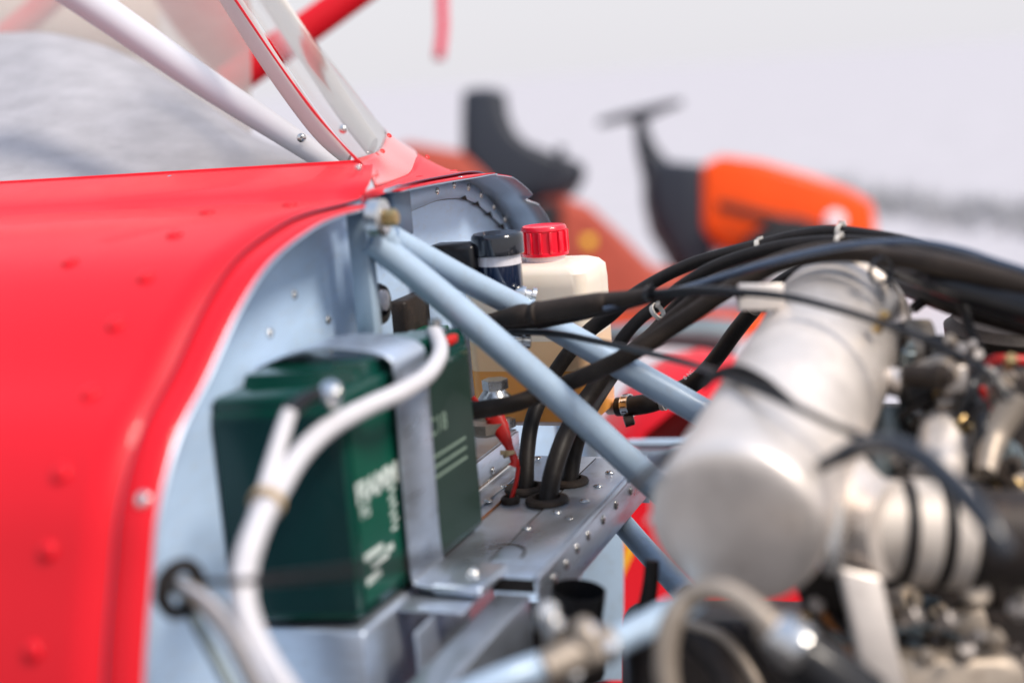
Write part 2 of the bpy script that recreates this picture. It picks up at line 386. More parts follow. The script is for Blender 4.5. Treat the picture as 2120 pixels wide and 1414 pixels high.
# cowl attachment lip, in two lengths either side of the mount fitting
for (a, b) in ((0, i_bolt0), (i_bolt1, NA - 1)):
    rowsO, rowsI = [], []
    for i in range(a, b + 1):
        nf = 0.
        for q in inotch:
            dd = abs(i - q)
            if dd < 3: nf = -.0115 * (1 - dd / 3.)
        if a and i - a < 14: nf -= .022 * (1 - (i - a) / 14.) ** 1.5
        if not a and b - i < 6: nf -= .012 * (1 - (b - i) / 6.) ** 2
        jog = .0000
        rowsO.append([apt(i, t, o) for t, o in ((-.052, -.0012), (-.035, -.0010), (-.020, -.0006), (nf - .0015, -.0004))])
        rowsI.append([apt(i, t, o - .0012) for t, o in ((-.0545, -.0012), (-.035, -.0010), (-.020, -.0006), (nf, -.0004))])
    grid('cowl_lip', rowsO, 'red', plane, th=.0008)
    sweep('lip_edge', [q[-1] + N * .0006 for q in rowsI], [.0006] * len(rowsI), 'alu_in', plane, seg=6)
    grid('lip_lining', rowsI, 'alu_in', plane, th=.0009)
# outer skin: side panel, ruled from the firewall edge to the left
def edgepts(n, off):
    return [apt(i, n, off) for i in range(0, NA)]
SK = .0035
e0 = edgepts(-.030, SK)
i_cr = near_idx(740, 408, -.03); i_far = NA - 34
cols = []
nrow = 60
src = e0[0:i_cr + 1]
def resample(pts, n):
    pts = [Vector(p) for p in pts]; d = [0]
    for a, b in zip(pts, pts[1:]): d.append(d[-1] + (b - a).length)
    res = []; j = 0
    for i in range(n):
        t = d[-1] * i / (n - 1)
        while j < len(pts) - 2 and d[j + 1] < t: j += 1
        res.append(pts[j].lerp(pts[j + 1], (t - d[j]) / max(1e-9, d[j + 1] - d[j])))
    return res
A_ = resample(src, nrow); B_ = [q - N * .74 for q in A_]
# upper strip from the crease to the sill
A2 = [A_[-1], P(766, 374, 1.30), P(772, 333, 1.40)]
B2 = [q - N * .74 for q in A2]; B2[0] = B_[-1]
A2 = resample([Vector(q) for q in catmull([tuple(v) for v in A2], 6)], 12); B2 = resample([Vector(q) for q in catmull([tuple(v) for v in B2], 6)], 12)
rowsA = A_ + A2[1:]; rowsB = B_ + B2[1:]
rows = []
for a, b in zip(rowsA, rowsB):
    r_ = []
    for j in range(25):
        t = j / 24; p = a.lerp(b, t); bulge = 0.
        r_.append(p - S * bulge)
    rows.append(r_)
side = grid('side_skin', rows, 'red', plane, th=.0011, inner='interior')
# rolled sill bead along the top edge of the side
sweep('sill_bead', [v - Z * .0005 for v in rows[-1]], [.0022] * 25, 'red', plane, seg=8)
# deck ahead of the windshield: from the skin edge back to the screen base
WB = [(752, 400, 1.22), (785, 386, 1.30), (819, 373, 1.38), (849, 356, 1.46), (862, 323, 1.58), (853, 312, 1.74), (846, 318, 1.9)]
wb = catmull([tuple(P(*q)) for q in WB], 10)
dedge = e0[i_cr:i_far + 1]
n_ = 50
Ad = resample(dedge, n_); Bd = resample([Vector(q) for q in wb], n_)
rows = []
for a, b in zip(Ad, Bd):
    rows.append([a.lerp(b, j / 8) - Z * .006 * math.sin(math.pi * j / 8) for j in range(9)])
deck = grid('deck_skin', rows, 'red', plane, th=.0011, inner='alu_in')
grid('skin_edge_shade', [[apt(i, -.034, -.0002), apt(i, -.030, .0016), apt(i, -.0285, .0030)] for i in range(0, NA)], 'dkblue', plane, th=.0006)  # dark strip painting the shadow gap under the skin edge
# windshield rows (v up), near edge -> centre -> far
Wn = [[(776, 386, 1.290), (819, 373, 1.390), (849, 356, 1.470), (862, 323, 1.600), (853, 312, 1.780)],
      [(741, 330, 1.400), (772, 320, 1.400), (790, 304, 1.480), (799, 277, 1.610), (790, 266, 1.780)],
      [(640, 205, 1.460), (672, 203, 1.460), (697, 185, 1.540), (708, 160, 1.660), (700, 150, 1.840)],
      [(505, 0, 1.560), (535, 6, 1.560), (560, 0, 1.640), (574, -12, 1.760), (566, -26, 1.940)],
      [(380, -180, 1.680), (410, -172, 1.680), (435, -178, 1.760), (450, -190, 1.880), (442, -204, 2.060)]]
wr = []
for r_ in Wn: wr.append(catmull([tuple(P(*q)) for q in r_], 8))
wcols = [catmull([wr[i][j] for i in range(5)], 8) for j in range(len(wr[0]))]
wrows = [[Vector(wcols[j][i]) for j in range(len(wcols))] for i in range(len(wcols[0]))]
grid('windshield', wrows[8:], 'perspex', plane, th=.003)
grid('windshield_band', [[v + (N * .0006) for v in r_] for r_ in wrows[:9]], 'redband', plane, th=.0030)
# screen edge moulding (red) and beige post
def strip(name, pts, mt, wd_n, parent=plane):
    c = catmull([(*P(x, y, d), pw(wd, d) / 2) for x, y, d, wd in pts], 8)
    return sweep(name, [Vector(a[:3]) for a in c], [a[3] for a in c], mt, parent, seg=12, flat=wd_n)
strip('screen_edge_moulding', [(745, 338, 1.360, 10), (700, 290, 1.380, 5), (645, 226, 1.410, 8), (575, 130, 1.460, 6), (480, -10, 1.520, 8), (400, -130, 1.560, 8)], 'red', .5)
strip('door_post', [(722, 333, 1.430, 30), (655, 262, 1.460, 52), (560, 130, 1.510, 58), (465, -20, 1.570, 62), (400, -130, 1.610, 62)], 'tan', .3)
strip('inner_screen_frame', [(772, 306, 1.60, 52), (706, 215, 1.64, 62), (628, 95, 1.70, 66), (555, -15, 1.76, 68), (492, -120, 1.8, 68)], 'creamtrim', .35)
TP('frame_tube', [(715, 360, 1.55, 42), (600, 285, 1.57, 50), (420, 168, 1.61, 62), (250, 50, 1.65, 70), (90, -60, 1.69, 76)], 'whitetube', plane, seg=20)
for x, y, d, wd in ((624, 286, 1.545, 20), (710, 268, 1.330, 18), (352, 371, 1.46, 16), (742, 348, 1.250, 14)):
    rivet('screw', P(x, y, d), (CAM - P(x, y, d)).normalized(), pw(wd, d) / 2, 'steel', plane, h=.7)
# glareshield / panel cover in grey felt
GR = [[(-150, 60, 2.270), (0, 70, 2.170), (110, 72, 2.120), (250, 112, 2.060), (400, 200, 2.000), (540, 292, 1.940), (690, 335, 1.870)],
      [(-150, 75, 2.120), (0, 95, 2.040), (110, 105, 2.000), (250, 160, 1.960), (400, 235, 1.900), (540, 305, 1.860), (690, 340, 1.820)],
      [(-150, 220, 1.920), (0, 230, 1.870), (110, 225, 1.850), (250, 250, 1.830), (400, 290, 1.810), (540, 322, 1.810), (690, 345, 1.810)],
      [(-150, 400, 1.720), (0, 400, 1.700), (110, 395, 1.700), (250, 385, 1.720), (400, 375, 1.750), (540, 362, 1.790), (690, 352, 1.820)],
      [(-150, 520, 1.670), (0, 520, 1.660), (110, 500, 1.660), (250, 480, 1.680), (400, 460, 1.720), (540, 430, 1.750), (690, 400, 1.780)]]
gr_ = [catmull([tuple(P(*q)) for q in r_], 6) for r_ in GR]
gc = [catmull([gr_[i][j] for i in range(5)], 6) for j in range(len(gr_[0]))]
grid('glareshield', [[Vector(gc[j][i]) for j in range(len(gc))] for i in range(len(gc[0]))], 'fabric', plane, th=.004)
# far side window and what stands behind it
grid('far_window', [[P(x, y, 2.15) for x in (-250, 0, 250, 520)] for y in (-200, 0, 200, 330)], 'perspexfar', plane, th=.003)
# rows of flush rivets in the red skin
def onside(x, y):
    # nearest point of the side skin seen through this spot
    best = None
    for i in range(len(rowsA) - 1):
        for k in range(150):
            q = rowsA[i] - N * (k * .005); v = q - CAM; d = v.dot(fwd)
            e = (1060 + v.dot(RIGHT) / d * FP - x) ** 2 + (707 - v.dot(UP) / d * FP - y) ** 2
            if best is None or e < best[0]: best = (e, q, (rowsA[i + 1] - rowsA[max(i - 1, 0)]).cross(N).normalized())
    _, q, nrm = best
    return q, (nrm if nrm.dot(CAM - q) > 0 else -nrm)
for x, y in ((300, 568), (241, 680), (187, 812), (133, 970), (100, 1140), (68, 1330), (362, 488), (430, 440), (600, 424), (145, 540)):
    p, nrm = onside(x, y); rivet('rivet', p + nrm * .0004, nrm, .0074, 'red', plane, dimple=False, h=.38)
def lipscrew(x, y, r=.0055):
    p = PN(x, y, -.014); s, n, z = SN(p)
    i = min(range(NA), key=lambda k: (arch[k][0] - s) ** 2 + (arch[k][1] - z) ** 2); q = anorm(i)
    nrm = (S * q.x + Z * q.y).normalized(); rivet('screw', apt(i, -.014, .0002), nrm, r, 'steel', plane, h=.3)
lipscrew(318, 1037); lipscrew(950, 372, .003); lipscrew(1040, 352, .003)
for i in (near_idx(880, 370, -.04), near_idx(950, 350, -.04), near_idx(1012, 343, -.04)):
    q = anorm(i); rivet('rivet', apt(i, -.045, SK + .001), (S * q.x + Z * q.y), .0042, 'red', plane, dimple=False, h=.25)
for x, y, d in ((806, 281, 1.47), (792, 313, 1.40), (885, 325, 1.50)):
    rivet('rivet', P(x, y, d) , (N + Z * .8 - S * .6).normalized(), .0028, 'redwire', plane, dimple=False, h=.2)
# firewall ring with relief notches
inner = [(835, 443), (855, 435), (880, 425), (905, 415), (938, 411)]
nts = [(962, 412), (988, 424), (1014, 445), (1040, 470), (1064, 500), (1084, 540)]
ip = catmull([tuple(PN(x, y, -.0515)) for x, y in inner + nts], 4)
ip = [Vector(q) for q in ip]
op = resample([apt(i, -.0515, -.004) for i in range(near_idx(830, 400, -.05), NA - 36)], len(ip))
grid('firewall_ring', [[a, a.lerp(b, .5), b] for a, b in zip(ip, op)], 'fw', plane, th=.0012)
sweep('ring_gap', [q - N * .0008 for q in ip], [.0008] * len(ip), 'dark', plane, seg=6)
for x, y in nts[:4]:
    plate('notch_shade', [PN(x - 8, y - 1, -.0503), PN(x + 2, y - 7, -.0503), PN(x + 6, y + 4, -.0503)], N, .0012, 'dark', plane)  # raised dark triangles stand for the shade inside the open notches
for x, y in ((940, 384), (970, 388), (996, 404), (1023, 428), (1046, 454), (905, 396)):
    rivet('rivet', PN(x, y, -.0508), N, .0042, 'steel', plane, dimple=False, h=.5)
# stiffeners on the firewall
def vert(name, x0, x1, y0, y1, nf, nb, mt, bev=.001, parent=plane):
    a = SN(PN(x0, y0, nf)); b = SN(PN(x1, y0, nf)); z1 = a[2]; z0 = SN(PN(x0, y1, nf))[2]
    return abox(name, a[0], b[0], nb, nf, z0, z1, mt, parent, bev)
vert('stiffener', 752, 768, 430, 720, -.012, -.030, 'mount')
vert('support_tab', 812, 850, 388, 500, -.030, -.045, 'dkblue', .003)
# seam across the firewall and a few rivets on its near bay
for x, y in ((680, 662), (610, 610), (560, 690)):
    rivet('rivet', PN(x, y, -.0545), N, .004, 'steel', plane, dimple=False, h=.4)
# wing strut and far red structure seen beyond the windshield
TP('wing_strut', [(980, -190, 2.5, 66), (740, -16, 2.5, 66), (600, 84, 2.5, 68), (470, 175, 2.5, 70)], 'red', plane, k=4, seg=16, flat=.6)
TP('wing_root_fairing', [(330, -160, 2.6, 200), (420, 0, 2.6, 190), (480, 110, 2.6, 130), (520, 175, 2.6, 60)], 'red', plane, k=6, seg=16, flat=.4)
TP('rear_strut', [(150, -50, 2.5, 60), (70, 30, 2.5, 56), (-30, 110, 2.5, 56)], 'red', plane, seg=14)
grid('cabin_lining', [[P(x, y, 3.0) for x in (-300, 0, 330)] for y in (-250, 0, 120)], 'interior', plane, th=.004)

# warning ribbon
rb = thing('warning_streamer', 'narrow pink red streamer hanging blurred in the background above the mower', 'ribbon', P(912, 70, 4.2))
pts = []
for k in range(13):
    y = -110 + k * 19.6; off = 2 * math.sin(k * .9); x = 922 - k * .95
    pts.append([P(x - 11 + off, y, 4.2), P(x + off, y, 4.2 + .004), P(x + 11 + off, y, 4.2)])
grid('ribbon', pts, mat('ribbon_red', (.85, .02, .08), .7), rb, th=.0012)
sweep('cord', [P(925, -230, 4.2), P(923, -150, 4.2), P(922, -110, 4.2)], [.002] * 3, 'white', rb, seg=8)

# ================================================================ ENGINE MOUNT
em = thing('engine_mount', 'blue grey tubular engine mount bolted to the firewall top', 'engine mount', P(800, 470, 1.28))
TP('mount_tube', [(768, 498, 1.245, 58), (880, 585, 1.265, 61), (1100, 772, 1.30, 62), (1335, 985, 1.33, 62), (1400, 1045, 1.335, 62)], 'mount', em, seg=24)
TP('mount_tube', [(808, 492, 1.27, 54), (950, 572, 1.33, 53), (1090, 645, 1.39, 53), (1270, 748, 1.375, 57), (1500, 880, 1.36, 62)], 'mount', em, seg=24)
TP('mount_tube', [(1210, 990, 1.50, 46), (1320, 1120, 1.45, 48), (1420, 1230, 1.38, 50)], 'mount', em, seg=20)
TP('weld', [(790, 470, 1.245, 42), (800, 496, 1.25, 50), (815, 520, 1.255, 40)], 'mount', em, seg=16, lump=.05)
ft = box('mount_plate', PN(788, 484, -.014), S, N, Z, .013, .006, .024, 'mount', em, .003)
cp = P(790, 452, 1.215)
lathe('bush', cp - N * .012, N, [(0, .013), (.003, .0165), (.014, .0165), (.016, .013)], 'steel', em, 24)
bt = lathe('bolt', cp + N * .004, N, [(0, .0075), (.009, .0075), (.0105, .0062)], 'brass', em, 6)
lathe('washer', cp + N * .0025, N, [(0, .0115), (.002, .0115)], 'steel', em, 24)
for (x, y, d, wx, wd) in ((1090, 645, 1.39, 1.0, 54), (1318, 970, 1.33, 1.0, 64)):
    c0_ = P(x, y, d); dv = (P(x + 60, y + 42, d) - c0_).normalized(); u = dv.orthogonal().normalized(); v = dv.cross(u); rr0 = pw(wd, d) / 2
    sweep('weld', [c0_ + (u * math.cos(a) + v * math.sin(a)) * rr0 + dv * random.uniform(-.0004, .0004) for a in [math.tau * k / 36 for k in range(37)]], [.0012 + .0004 * (k % 2) for k in range(37)], 'mount', em, seg=6)
# post behind shelf, lower structure
tp = thing('nose_strut_panel', 'blue grey flat panel below the far corner of the riveted shelf', 'panel', P(1250, 1200, 1.8))
box('panel', P(1240, 1200, 1.85), (RIGHT * 1), fwd, UP, .032, .004, .13, 'mount', tp, .001)
box('panel_edge', P(1198, 1200, 1.83), RIGHT, fwd, UP, .004, .006, .13, 'alu', tp, .001)

# ================================================================ EQUIPMENT SHELF
ZS = -.405
sh = thing('equipment_shelf', 'riveted aluminium shelf with grommets projecting ahead of the firewall', 'shelf', L(.5, .1, ZS - .03))
NF, SF, S0 = .1485, .618, .258
abox('top_sheet', S0, SF, -.054, NF, ZS - .0015, ZS, 'alu', sh, .0006)
abox('overlap_sheet', S0 + .03, SF - .01, .096, NF - .004, ZS + .0003, ZS + .0012, 'alu', sh, .0003)
abox('front_flange', S0, SF, NF - .002, NF + .0005, ZS - .040, ZS - .002, 'alu', sh, .0006)
sweep('rolled_edge', [L(S0, NF - .0015, ZS - .0022), L((S0 + SF) / 2, NF - .0015, ZS - .0022), L(SF, NF - .0015, ZS - .0022)], [.0028] * 3, 'alu', sh, seg=10)
abox('end_plate', SF, SF + .002, -.05, NF, ZS - .05, ZS - .001, 'alu', sh)
abox('rear_step', S0 + .13, SF - .008, -.053, .0080, ZS + .0005, ZS + .032, 'alu', sh, .0015)
abox('rear_angle', S0 + .10, SF - .01, .0085, .0103, ZS + .0008, ZS + .030, 'alu', sh, .0006)
abox('rear_angle_foot', S0 + .10, SF - .01, .0105, .0320, ZS + .0008, ZS + .0022, 'alu', sh, .0005)
sweep('angle_bead', [L(S0 + .1, .0118, ZS + .0030), L(.5, .0118, ZS + .0030), L(SF - .01, .0118, ZS + .0030)], [.0022] * 3, 'steel', sh, seg=8)
# raised near bracket and the beam that carries the battery tray
abox('beam', -.15, .254, .112, .1425, ZS - .066, ZS - .014, 'alu', sh, .0025)
abox('tray_box', .128, .40, -.053, .052, -.58, -.4070, 'alu', sh, .003)
abox('near_ledge', .186, .257, .0535, .110, ZS - .0075, ZS - .0050, 'alu', sh, .001)
abox('shelf_support', .150, .257, .0835, .0855, -.58, ZS - .0085, 'alu', sh, .0006)
abox('edge_gap_shade', .2545, .2568, .108, .146, ZS - .0130, ZS - .002, 'black', sh)  # black strip stands for the shade in the gap under the lip
SR = .0050
for x, y in ((1045, 1006), (1010, 1037), (1238, 1006), (1210, 1037), (1152, 1060), (1178, 1071), (1112, 948), (1262, 978), (1090, 1092), (1285, 955)):
    rivet('rivet', PZ(x, y, ZS + .0018), Z, SR, 'steel', sh)
def on_n(x, y, n): return PN(x, y, n)
for x, y in ((1306, 1016), (1276, 1045), (1249, 1076), (1218, 1108), (1195, 1135), (1173, 1168), (1147, 1198)):
    rivet('rivet', on_n(x, y, NF + .0008), N, SR, 'steel', sh)
for x, y in ((1021, 975), (1062, 940)):
    rivet('rivet', on_n(x, y, .0108), N, .0045, 'steel', sh)
for x, y, r_ in ((1089, 1018, .0215), (1133, 1042, .0215), (1179, 1003, .0200), (1057, 1041, .0095)):
    p = PZ(x, y, ZS)
    lathe('grommet', p - Z * .002, Z, [(0, r_ * .70), (.001, r_ * .93), (.005, r_), (.0075, r_ * .95), (.0088, r_ * .80), (.0092, r_ * .62), (.004, r_ * .55)], 'rubberbrown', sh, 28)
arc = [PZ(1025 + 62 * math.cos(a), 1152 - 20 * math.sin(a) - 10 * math.cos(a), ZS + .0016) for a in [R(-30 + 12 * k) for k in range(12)]]
sweep('sealant_line', arc, [.0011] * len(arc), 'dark', sh, seg=6)
sweep('seam', [PZ(985, 1085, ZS + .0012), PZ(1030, 1045, ZS + .0012), PZ(1055, 1018, ZS + .0012)], [.0012] * 3, 'rust', sh, seg=6)
sweep('seam', [L(S0 + .03, .095, ZS + .0008), L(.5, .095, ZS + .0008), L(SF - .01, .095, ZS + .0008)], [.0006] * 3, 'dark', sh, seg=6)
fs_ = thing('far_shelf_rail', 'pale blue grey rail running past the far corner of the shelf', 'rail', P(1380, 925, 1.8))
TP('rail', [(1300, 918, 1.95, 18), (1420, 918, 1.95, 20), (1560, 930, 1.95, 20)], 'mount', fs_, seg=8)
box('rail_web', P(1400, 955, 1.97), RIGHT, UP, fwd, .12, .016, .002, 'mount', fs_)

# ================================================================ BATTERY
bt_ = thing('battery', 'dark green battery with white lettering strapped against the firewall', 'battery', L(.3, .03, -.365))
CB = [PZ(484, 1288, -.4005), PZ(750, 1284, -.4005), PZ(1003, 1082, -.4005)]
c0, c1, c2 = CB; c3 = c2 + (c0 - c1)
HB = .178
upv = Vector((0, 0, 1)) * HB
sd = (c2 - c1).normalized(); fd = (c1 - c0).normalized()
def bring(h, ins=0.):
    cc = [c0, c1, c2, c3]; ctr = sum(cc, Vector()) / 4; res = []
    for k, q in enumerate(cc):
        a, b = cc[k - 1], cc[(k + 1) % 4]
        for w_ in (q.lerp(a, .005 / (a - q).length), q + (a - q).normalized() * .0015 + (b - q).normalized() * .0015, q.lerp(b, .005 / (b - q).length)):
            res.append(w_ + (ctr - w_).normalized() * ins + upv * h)
    return res
rings = [bring(0, .003), bring(.015, .0), bring(.93, .0), bring(.935, .0025), bring(.99, .0025), bring(1.0, .005)]
loft('case', rings, 'green', bt_)
nrmR = sd.cross(Z).normalized(); nrmR = nrmR if nrmR.dot(CAM - c1) > 0 else -nrmR
nrmL = fd.cross(Z).normalized(); nrmL = nrmL if nrmL.dot(CAM - c0) > 0 else -nrmL
def bpt(u, h, off=.0006): return c1 + (c2 - c1) * u + upv * h + nrmR * off
plate('label', [bpt(.035, .05), bpt(.31, .05), bpt(.31, .90), bpt(.035, .90)], nrmR, .0004, 'greenl', bt_)
plate('side_shade', [c0.lerp(c1, a) + upv * h + nrmL * .0006 for a, h in ((.03, .04), (.97, .04), (.97, .91), (.03, .91))], nrmL, .0004, 'greenshade', bt_)  # thin sheet painting the shade over the left face
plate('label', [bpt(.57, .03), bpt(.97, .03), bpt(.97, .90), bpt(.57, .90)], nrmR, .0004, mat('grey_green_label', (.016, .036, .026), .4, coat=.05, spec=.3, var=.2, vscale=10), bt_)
xr = (c2 - c1); 
text('logo', 'FIAMM', bpt(.035, .50, .0010), xr, Z, .0235, 'print', bt_, bold=.03)
text('lettering', 'FG', bpt(.05, .43, .0010), xr, Z, .013, 'print', bt_)
text('lettering', 'C18', bpt(.585, .60, .0010), xr, Z, .022, 'printdim', bt_)
for k in range(3):
    q = bpt(.59, .49 - k * .05, .0008); plate('print_line', [q, q + xr * .30, q + xr * .30 + Z * .0024, q + Z * .0024], nrmR, .0003, 'printdim', bt_)
for k in range(7):
    q = bpt(.25 + (k % 2) * .01, .50 - k * .035, .0008); plate('print_line', [q, q + xr * .04, q + xr * .04 + Z * .0028, q + Z * .0028], nrmR, .0003, 'print', bt_)
for h, u0_, wd in ((.24, .05, .13), (.19, .09, .12), (.13, .05, .10), (.21, .20, .05)):
    q = bpt(u0_, h, .0008); plate('print_line', [q, q + xr * wd, q + xr * wd + Z * .0055, q + Z * .0055], nrmR, .0003, 'print', bt_)
top = lambda u, v, h=0.: c1.lerp(c2, u) + (c0 - c1) * v + upv + Z * h
# raised lid blocks and terminals
def topblock(name, u0_, u1_, v0, v1, h, mt):
    return loft(name, [[top(a, b, 0.0) for a, b in ((u0_, v0), (u1_, v0), (u1_, v1), (u0_, v1))], [top(a, b, h) for a, b in ((u0_ + .01, v0 + .02), (u1_ - .01, v0 + .02), (u1_ - .01, v1 - .02), (u0_ + .01, v1 - .02))]], mt, bt_)
topblock('lid', .16, .84, .06, .94, .010, 'green')
topblock('terminal_block', .78, .985, .04, .5, .006, 'green')
topblock('terminal_block', .20, .30, .04, .30, .014, 'green')
# strap
st = thing('battery_strap', 'pale aluminium strap arching over the green battery', 'strap', L(.3, .09, -.2))
us = .44; wv = (c2 - c1).normalized()
a0 = c1.lerp(c2, us)
path = [a0 + (c0 - c1) * 1.25 + upv * .95, a0 + (c0 - c1) * 1.05 + upv * 1.04, a0 + (c0 - c1) * .75 + upv * 1.10, a0 + (c0 - c1) * .45 + upv * 1.12, a0 + (c0 - c1) * .15 + upv * 1.10, a0 + nrmR * .003 + upv * 1.06, a0 + nrmR * .007 + upv * .98, a0 + nrmR * .006 + upv * .75, a0 + nrmR * .005 + upv * .4, a0 + nrmR * .005 + upv * .06, a0 + nrmR * .012 + upv * .0, a0 + nrmR * .035 - Z * .001]
pc = [Vector(q) for q in catmull([tuple(v) for v in path], 6)]
grid('strap_band', [[p - wv * .029, p - wv * .0280 + nrmR * .0004, p + wv * .0280 + nrmR * .0004, p + wv * .029] for p in pc], 'alu', st, th=.0025)
box('strap_foot', a0 + nrmR * .045 - Z * .002, wv, nrmR, Z, .030, .022, .004, 'alu', st, .003)
rivet('bolt', a0 + nrmR * .048 + Z * .002, Z, .006, 'steel', st, h=.8)

# ================================================================ CABLES ON THE BATTERY
w1 = TP('battery_cable', [(899, 688, 1.235, 34), (911, 720, 1.20, 34), (905, 748, 1.16, 34), (880, 780, 1.12, 36), (829, 812, 1.08, 39), (753, 846, 1.06, 41), (678, 888, 1.02, 44), (621, 942, .985, 46), (579, 1008, .955, 48), (545, 1066, .93, 52), (519, 1129, .91, 54), (505, 1189, .90, 54), (505, 1245, .89, 54), (522, 1307, .88, 54), (552, 1368, .87, 54), (586, 1420, .86, 54), (640, 1500, .86, 54)], 'white', seg=18)
tag(w1, 'thick white cable arching from the far battery terminal across the green case', 'cable', 'white battery cables')
w2 = TP('battery_cable', [(600, 852, .99, 32), (590, 880, .985, 34), (576, 925, .975, 36), (563, 970, .965, 38), (550, 1018, .950, 40), (530, 1080, .930, 40)], 'white', seg=16)
tag(w2, 'short white cable below the black boot, merging with the longer white cable', 'cable', 'white battery cables')
w2b = thing('battery_lug', 'black booted cable lug with round silver bolt on the near battery terminal', 'cable lug', P(660, 820, 1.0))
TP('boot', [(597, 856, .99, 36), (620, 835, 1.0, 34), (648, 818, 1.01, 28), (672, 812, 1.015, 26)], 'blackpl', w2b, seg=14)
p = P(685, 812, 1.015)
lathe('bolt', p, (CAM - p).normalized() + Z * .9, [(-.012, .006), (0, .0078), (.004, .0078), (.006, .0065), (.007, .003)], 'steel', w2b, 18)
t3 = thing('terminal_clamp', 'small silver and red terminal at the far top corner of the battery', 'terminal', P(905, 695, 1.36))
lathe('bolt', P(903, 690, 1.235), Z, [(0, .009), (.004, .009), (.006, .005), (.012, .005)], 'steel', t3, 12)
box('red_cover', P(928, 704, 1.25), S, N, Z, .010, .006, .004, 'redwire', t3, .002)
tt = band('cable_tie', P(553, 1040, .94), P(545, 1066, .93) - P(579, 1008, .955), pw(62, .94) / 2, .006, 'tieold', th=.002)
tag(tt, 'yellowed cable tie binding the two white battery cables', 'cable tie', 'cable ties')
# grommet and sheathed cable at the lower left
g2 = thing('cable_entry', 'black ring grommet with braided sleeve at the lower left of the firewall', 'cable sleeve', P(370, 1210, .93))
pg = P(372, 1218, .93)
lathe('grommet', pg, (N * .9 - S * .3).normalized(), [(-.004, .012), (-.004, .0185), (.001, .0205), (.005, .0185), (.006, .012), (-.004, .012)], 'black', g2, 26, close=False)
TP('sleeve', [(350, 1210, .95, 38), (385, 1218, .93, 40), (430, 1250, .90, 42), (470, 1290, .885, 46), (500, 1340, .875, 48), (540, 1420, .87, 52), (570, 1500, .87, 54)], 'cast', g2, seg=16, lump=.03)
TP('sleeve_strand', [(372, 1205, .925, 14), (420, 1232, .895, 14), (465, 1275, .875, 14), (505, 1340, .862, 14), (556, 1440, .855, 14)], 'white', g2, seg=10)
TP('pipe_behind', [(380, 1240, .95, 26), (430, 1330, .94, 28), (500, 1460, .93, 30)], 'greygreen', g2, seg=12)
tk = TP('control_wire', [(392, 1203, .93, 13), (465, 1204, .90, 14), (560, 1199, .84, 19), (701, 1185, .80, 22), (866, 1163, .78, 25), (984, 1138, .78, 25), (1102, 1112, .80, 23), (1196, 1072, .84, 20), (1290, 1024, .90, 17), (1345, 975, .96, 17), (1400, 930, 1.02, 14)], 'black', seg=10)
tag(tk, 'thin brown control wire crossing low in front of battery and shelf', 'wire')

# ================================================================ RESERVOIRS
bo = thing('coolant_bottle', 'cream plastic coolant bottle with ribbed red cap and amber fluid', 'bottle', L(.645, .03, -.368))
sb0, sb1, nb0, nb1 = .597, .695, -.038, .099
zt = SN(P(1235, 541, 1.50))[2]; zb = -.368; zl = -.275
cS, cN = (sb0 + sb1) / 2, (nb0 + nb1) / 2
def bring2(z, ins): return rr(L(cS, cN, z), S, N, (sb1 - sb0) / 2 - ins, (nb1 - nb0) / 2 - ins, .014, 5)
loft('bottle_body', [bring2(zl, 0), bring2(zt - .022, .0), bring2(zt - .008, .001), bring2(zt - .002, .006), bring2(zt + .001, .013)], 'cream', bo)
loft('fluid_part', [bring2(zb, .008), bring2(zb + .006, .001), bring2(zl - .032, 0)], 'orangeliq', bo)
loft('fluid_part', [bring2(zl - .032, .0), bring2(zl, 0)], 'peachliq', bo)
loft('mould_seam', [bring2(zt - .052, -.0006), bring2(zt - .050, -.0012), bring2(zt - .048, -.0006)], 'cream', bo, caps=False)
pc_ = P(1131, 550, 1.535); pc_ = L(SN(pc_)[0], SN(pc_)[1], zt + .001)
rc = pw(95, 1.53) / 2
lathe('neck', pc_ - Z * .002, Z, [(0, rc * .86), (.010, rc * .86)], 'clear', bo, 32)
cap = lathe('cap', pc_ + Z * .006, Z, [(0, rc * 1.03), (.003, rc * 1.03), (.004, rc * .97), (.026, rc * .96), (.027, rc * 1.0), (.0300, rc * .98), (.0315, rc * .92), (.0300, rc * .86), (.0290, rc * .70)], 'redcap', bo, 64)
for k in range(14):
    an = k * math.tau / 14; dv = Vector((math.cos(an), math.sin(an), 0)); tv = Vector((-math.sin(an), math.cos(an), 0))
    rb_ = box('grip_rib', pc_ + Z * .0205 + dv * rc * .985, tv, dv, Z, .0017, .0020, .0115, 'redcap', cap, .0007)
    rb_.parent = cap
re_ = thing('fluid_reservoir', 'small round reservoir with black screw cap beside the cream bottle', 'reservoir', P(1032, 600, 1.45))
rcen = P(1030, 503, 1.41); rr_ = pw(110, 1.41) / 2; dn = -Z
lathe('lid', rcen + Z * .010, dn, [(0, rr_ * .90), (.0015, rr_ * .97), (.004, rr_), (.020, rr_), (.021, rr_ * .96)], mat('glossy_black_lid', (.010, .012, .018), .14, coat=.6, var=.2, vscale=60), re_, 40)
lathe('collar', rcen + Z * (.010 - .021), dn, [(0, rr_ * .85), (.010, rr_ * .86)], 'clear', re_, 40)
lathe('bowl', rcen + Z * (.010 - .031), dn, [(0, rr_ * .86), (.022, rr_ * .85), (.030, rr_ * .78), (.033, rr_ * .6)], 'navy', re_, 40)
lathe('banjo_fitting', P(1066, 606, 1.40), RIGHT - Z * .2, [(0, .006), (.004, .0085), (.010, .0085), (.011, .006), (.016, .006), (.017, .009), (.021, .009)], 'steel', re_, 14)
bx = box('relay_box', P(945, 545, 1.42), S, N, Z, .018, .026, .020, 'blackpl', None, .005)
tag(bx, 'dark rounded box mounted on the firewall left of the black reservoir', 'relay box')
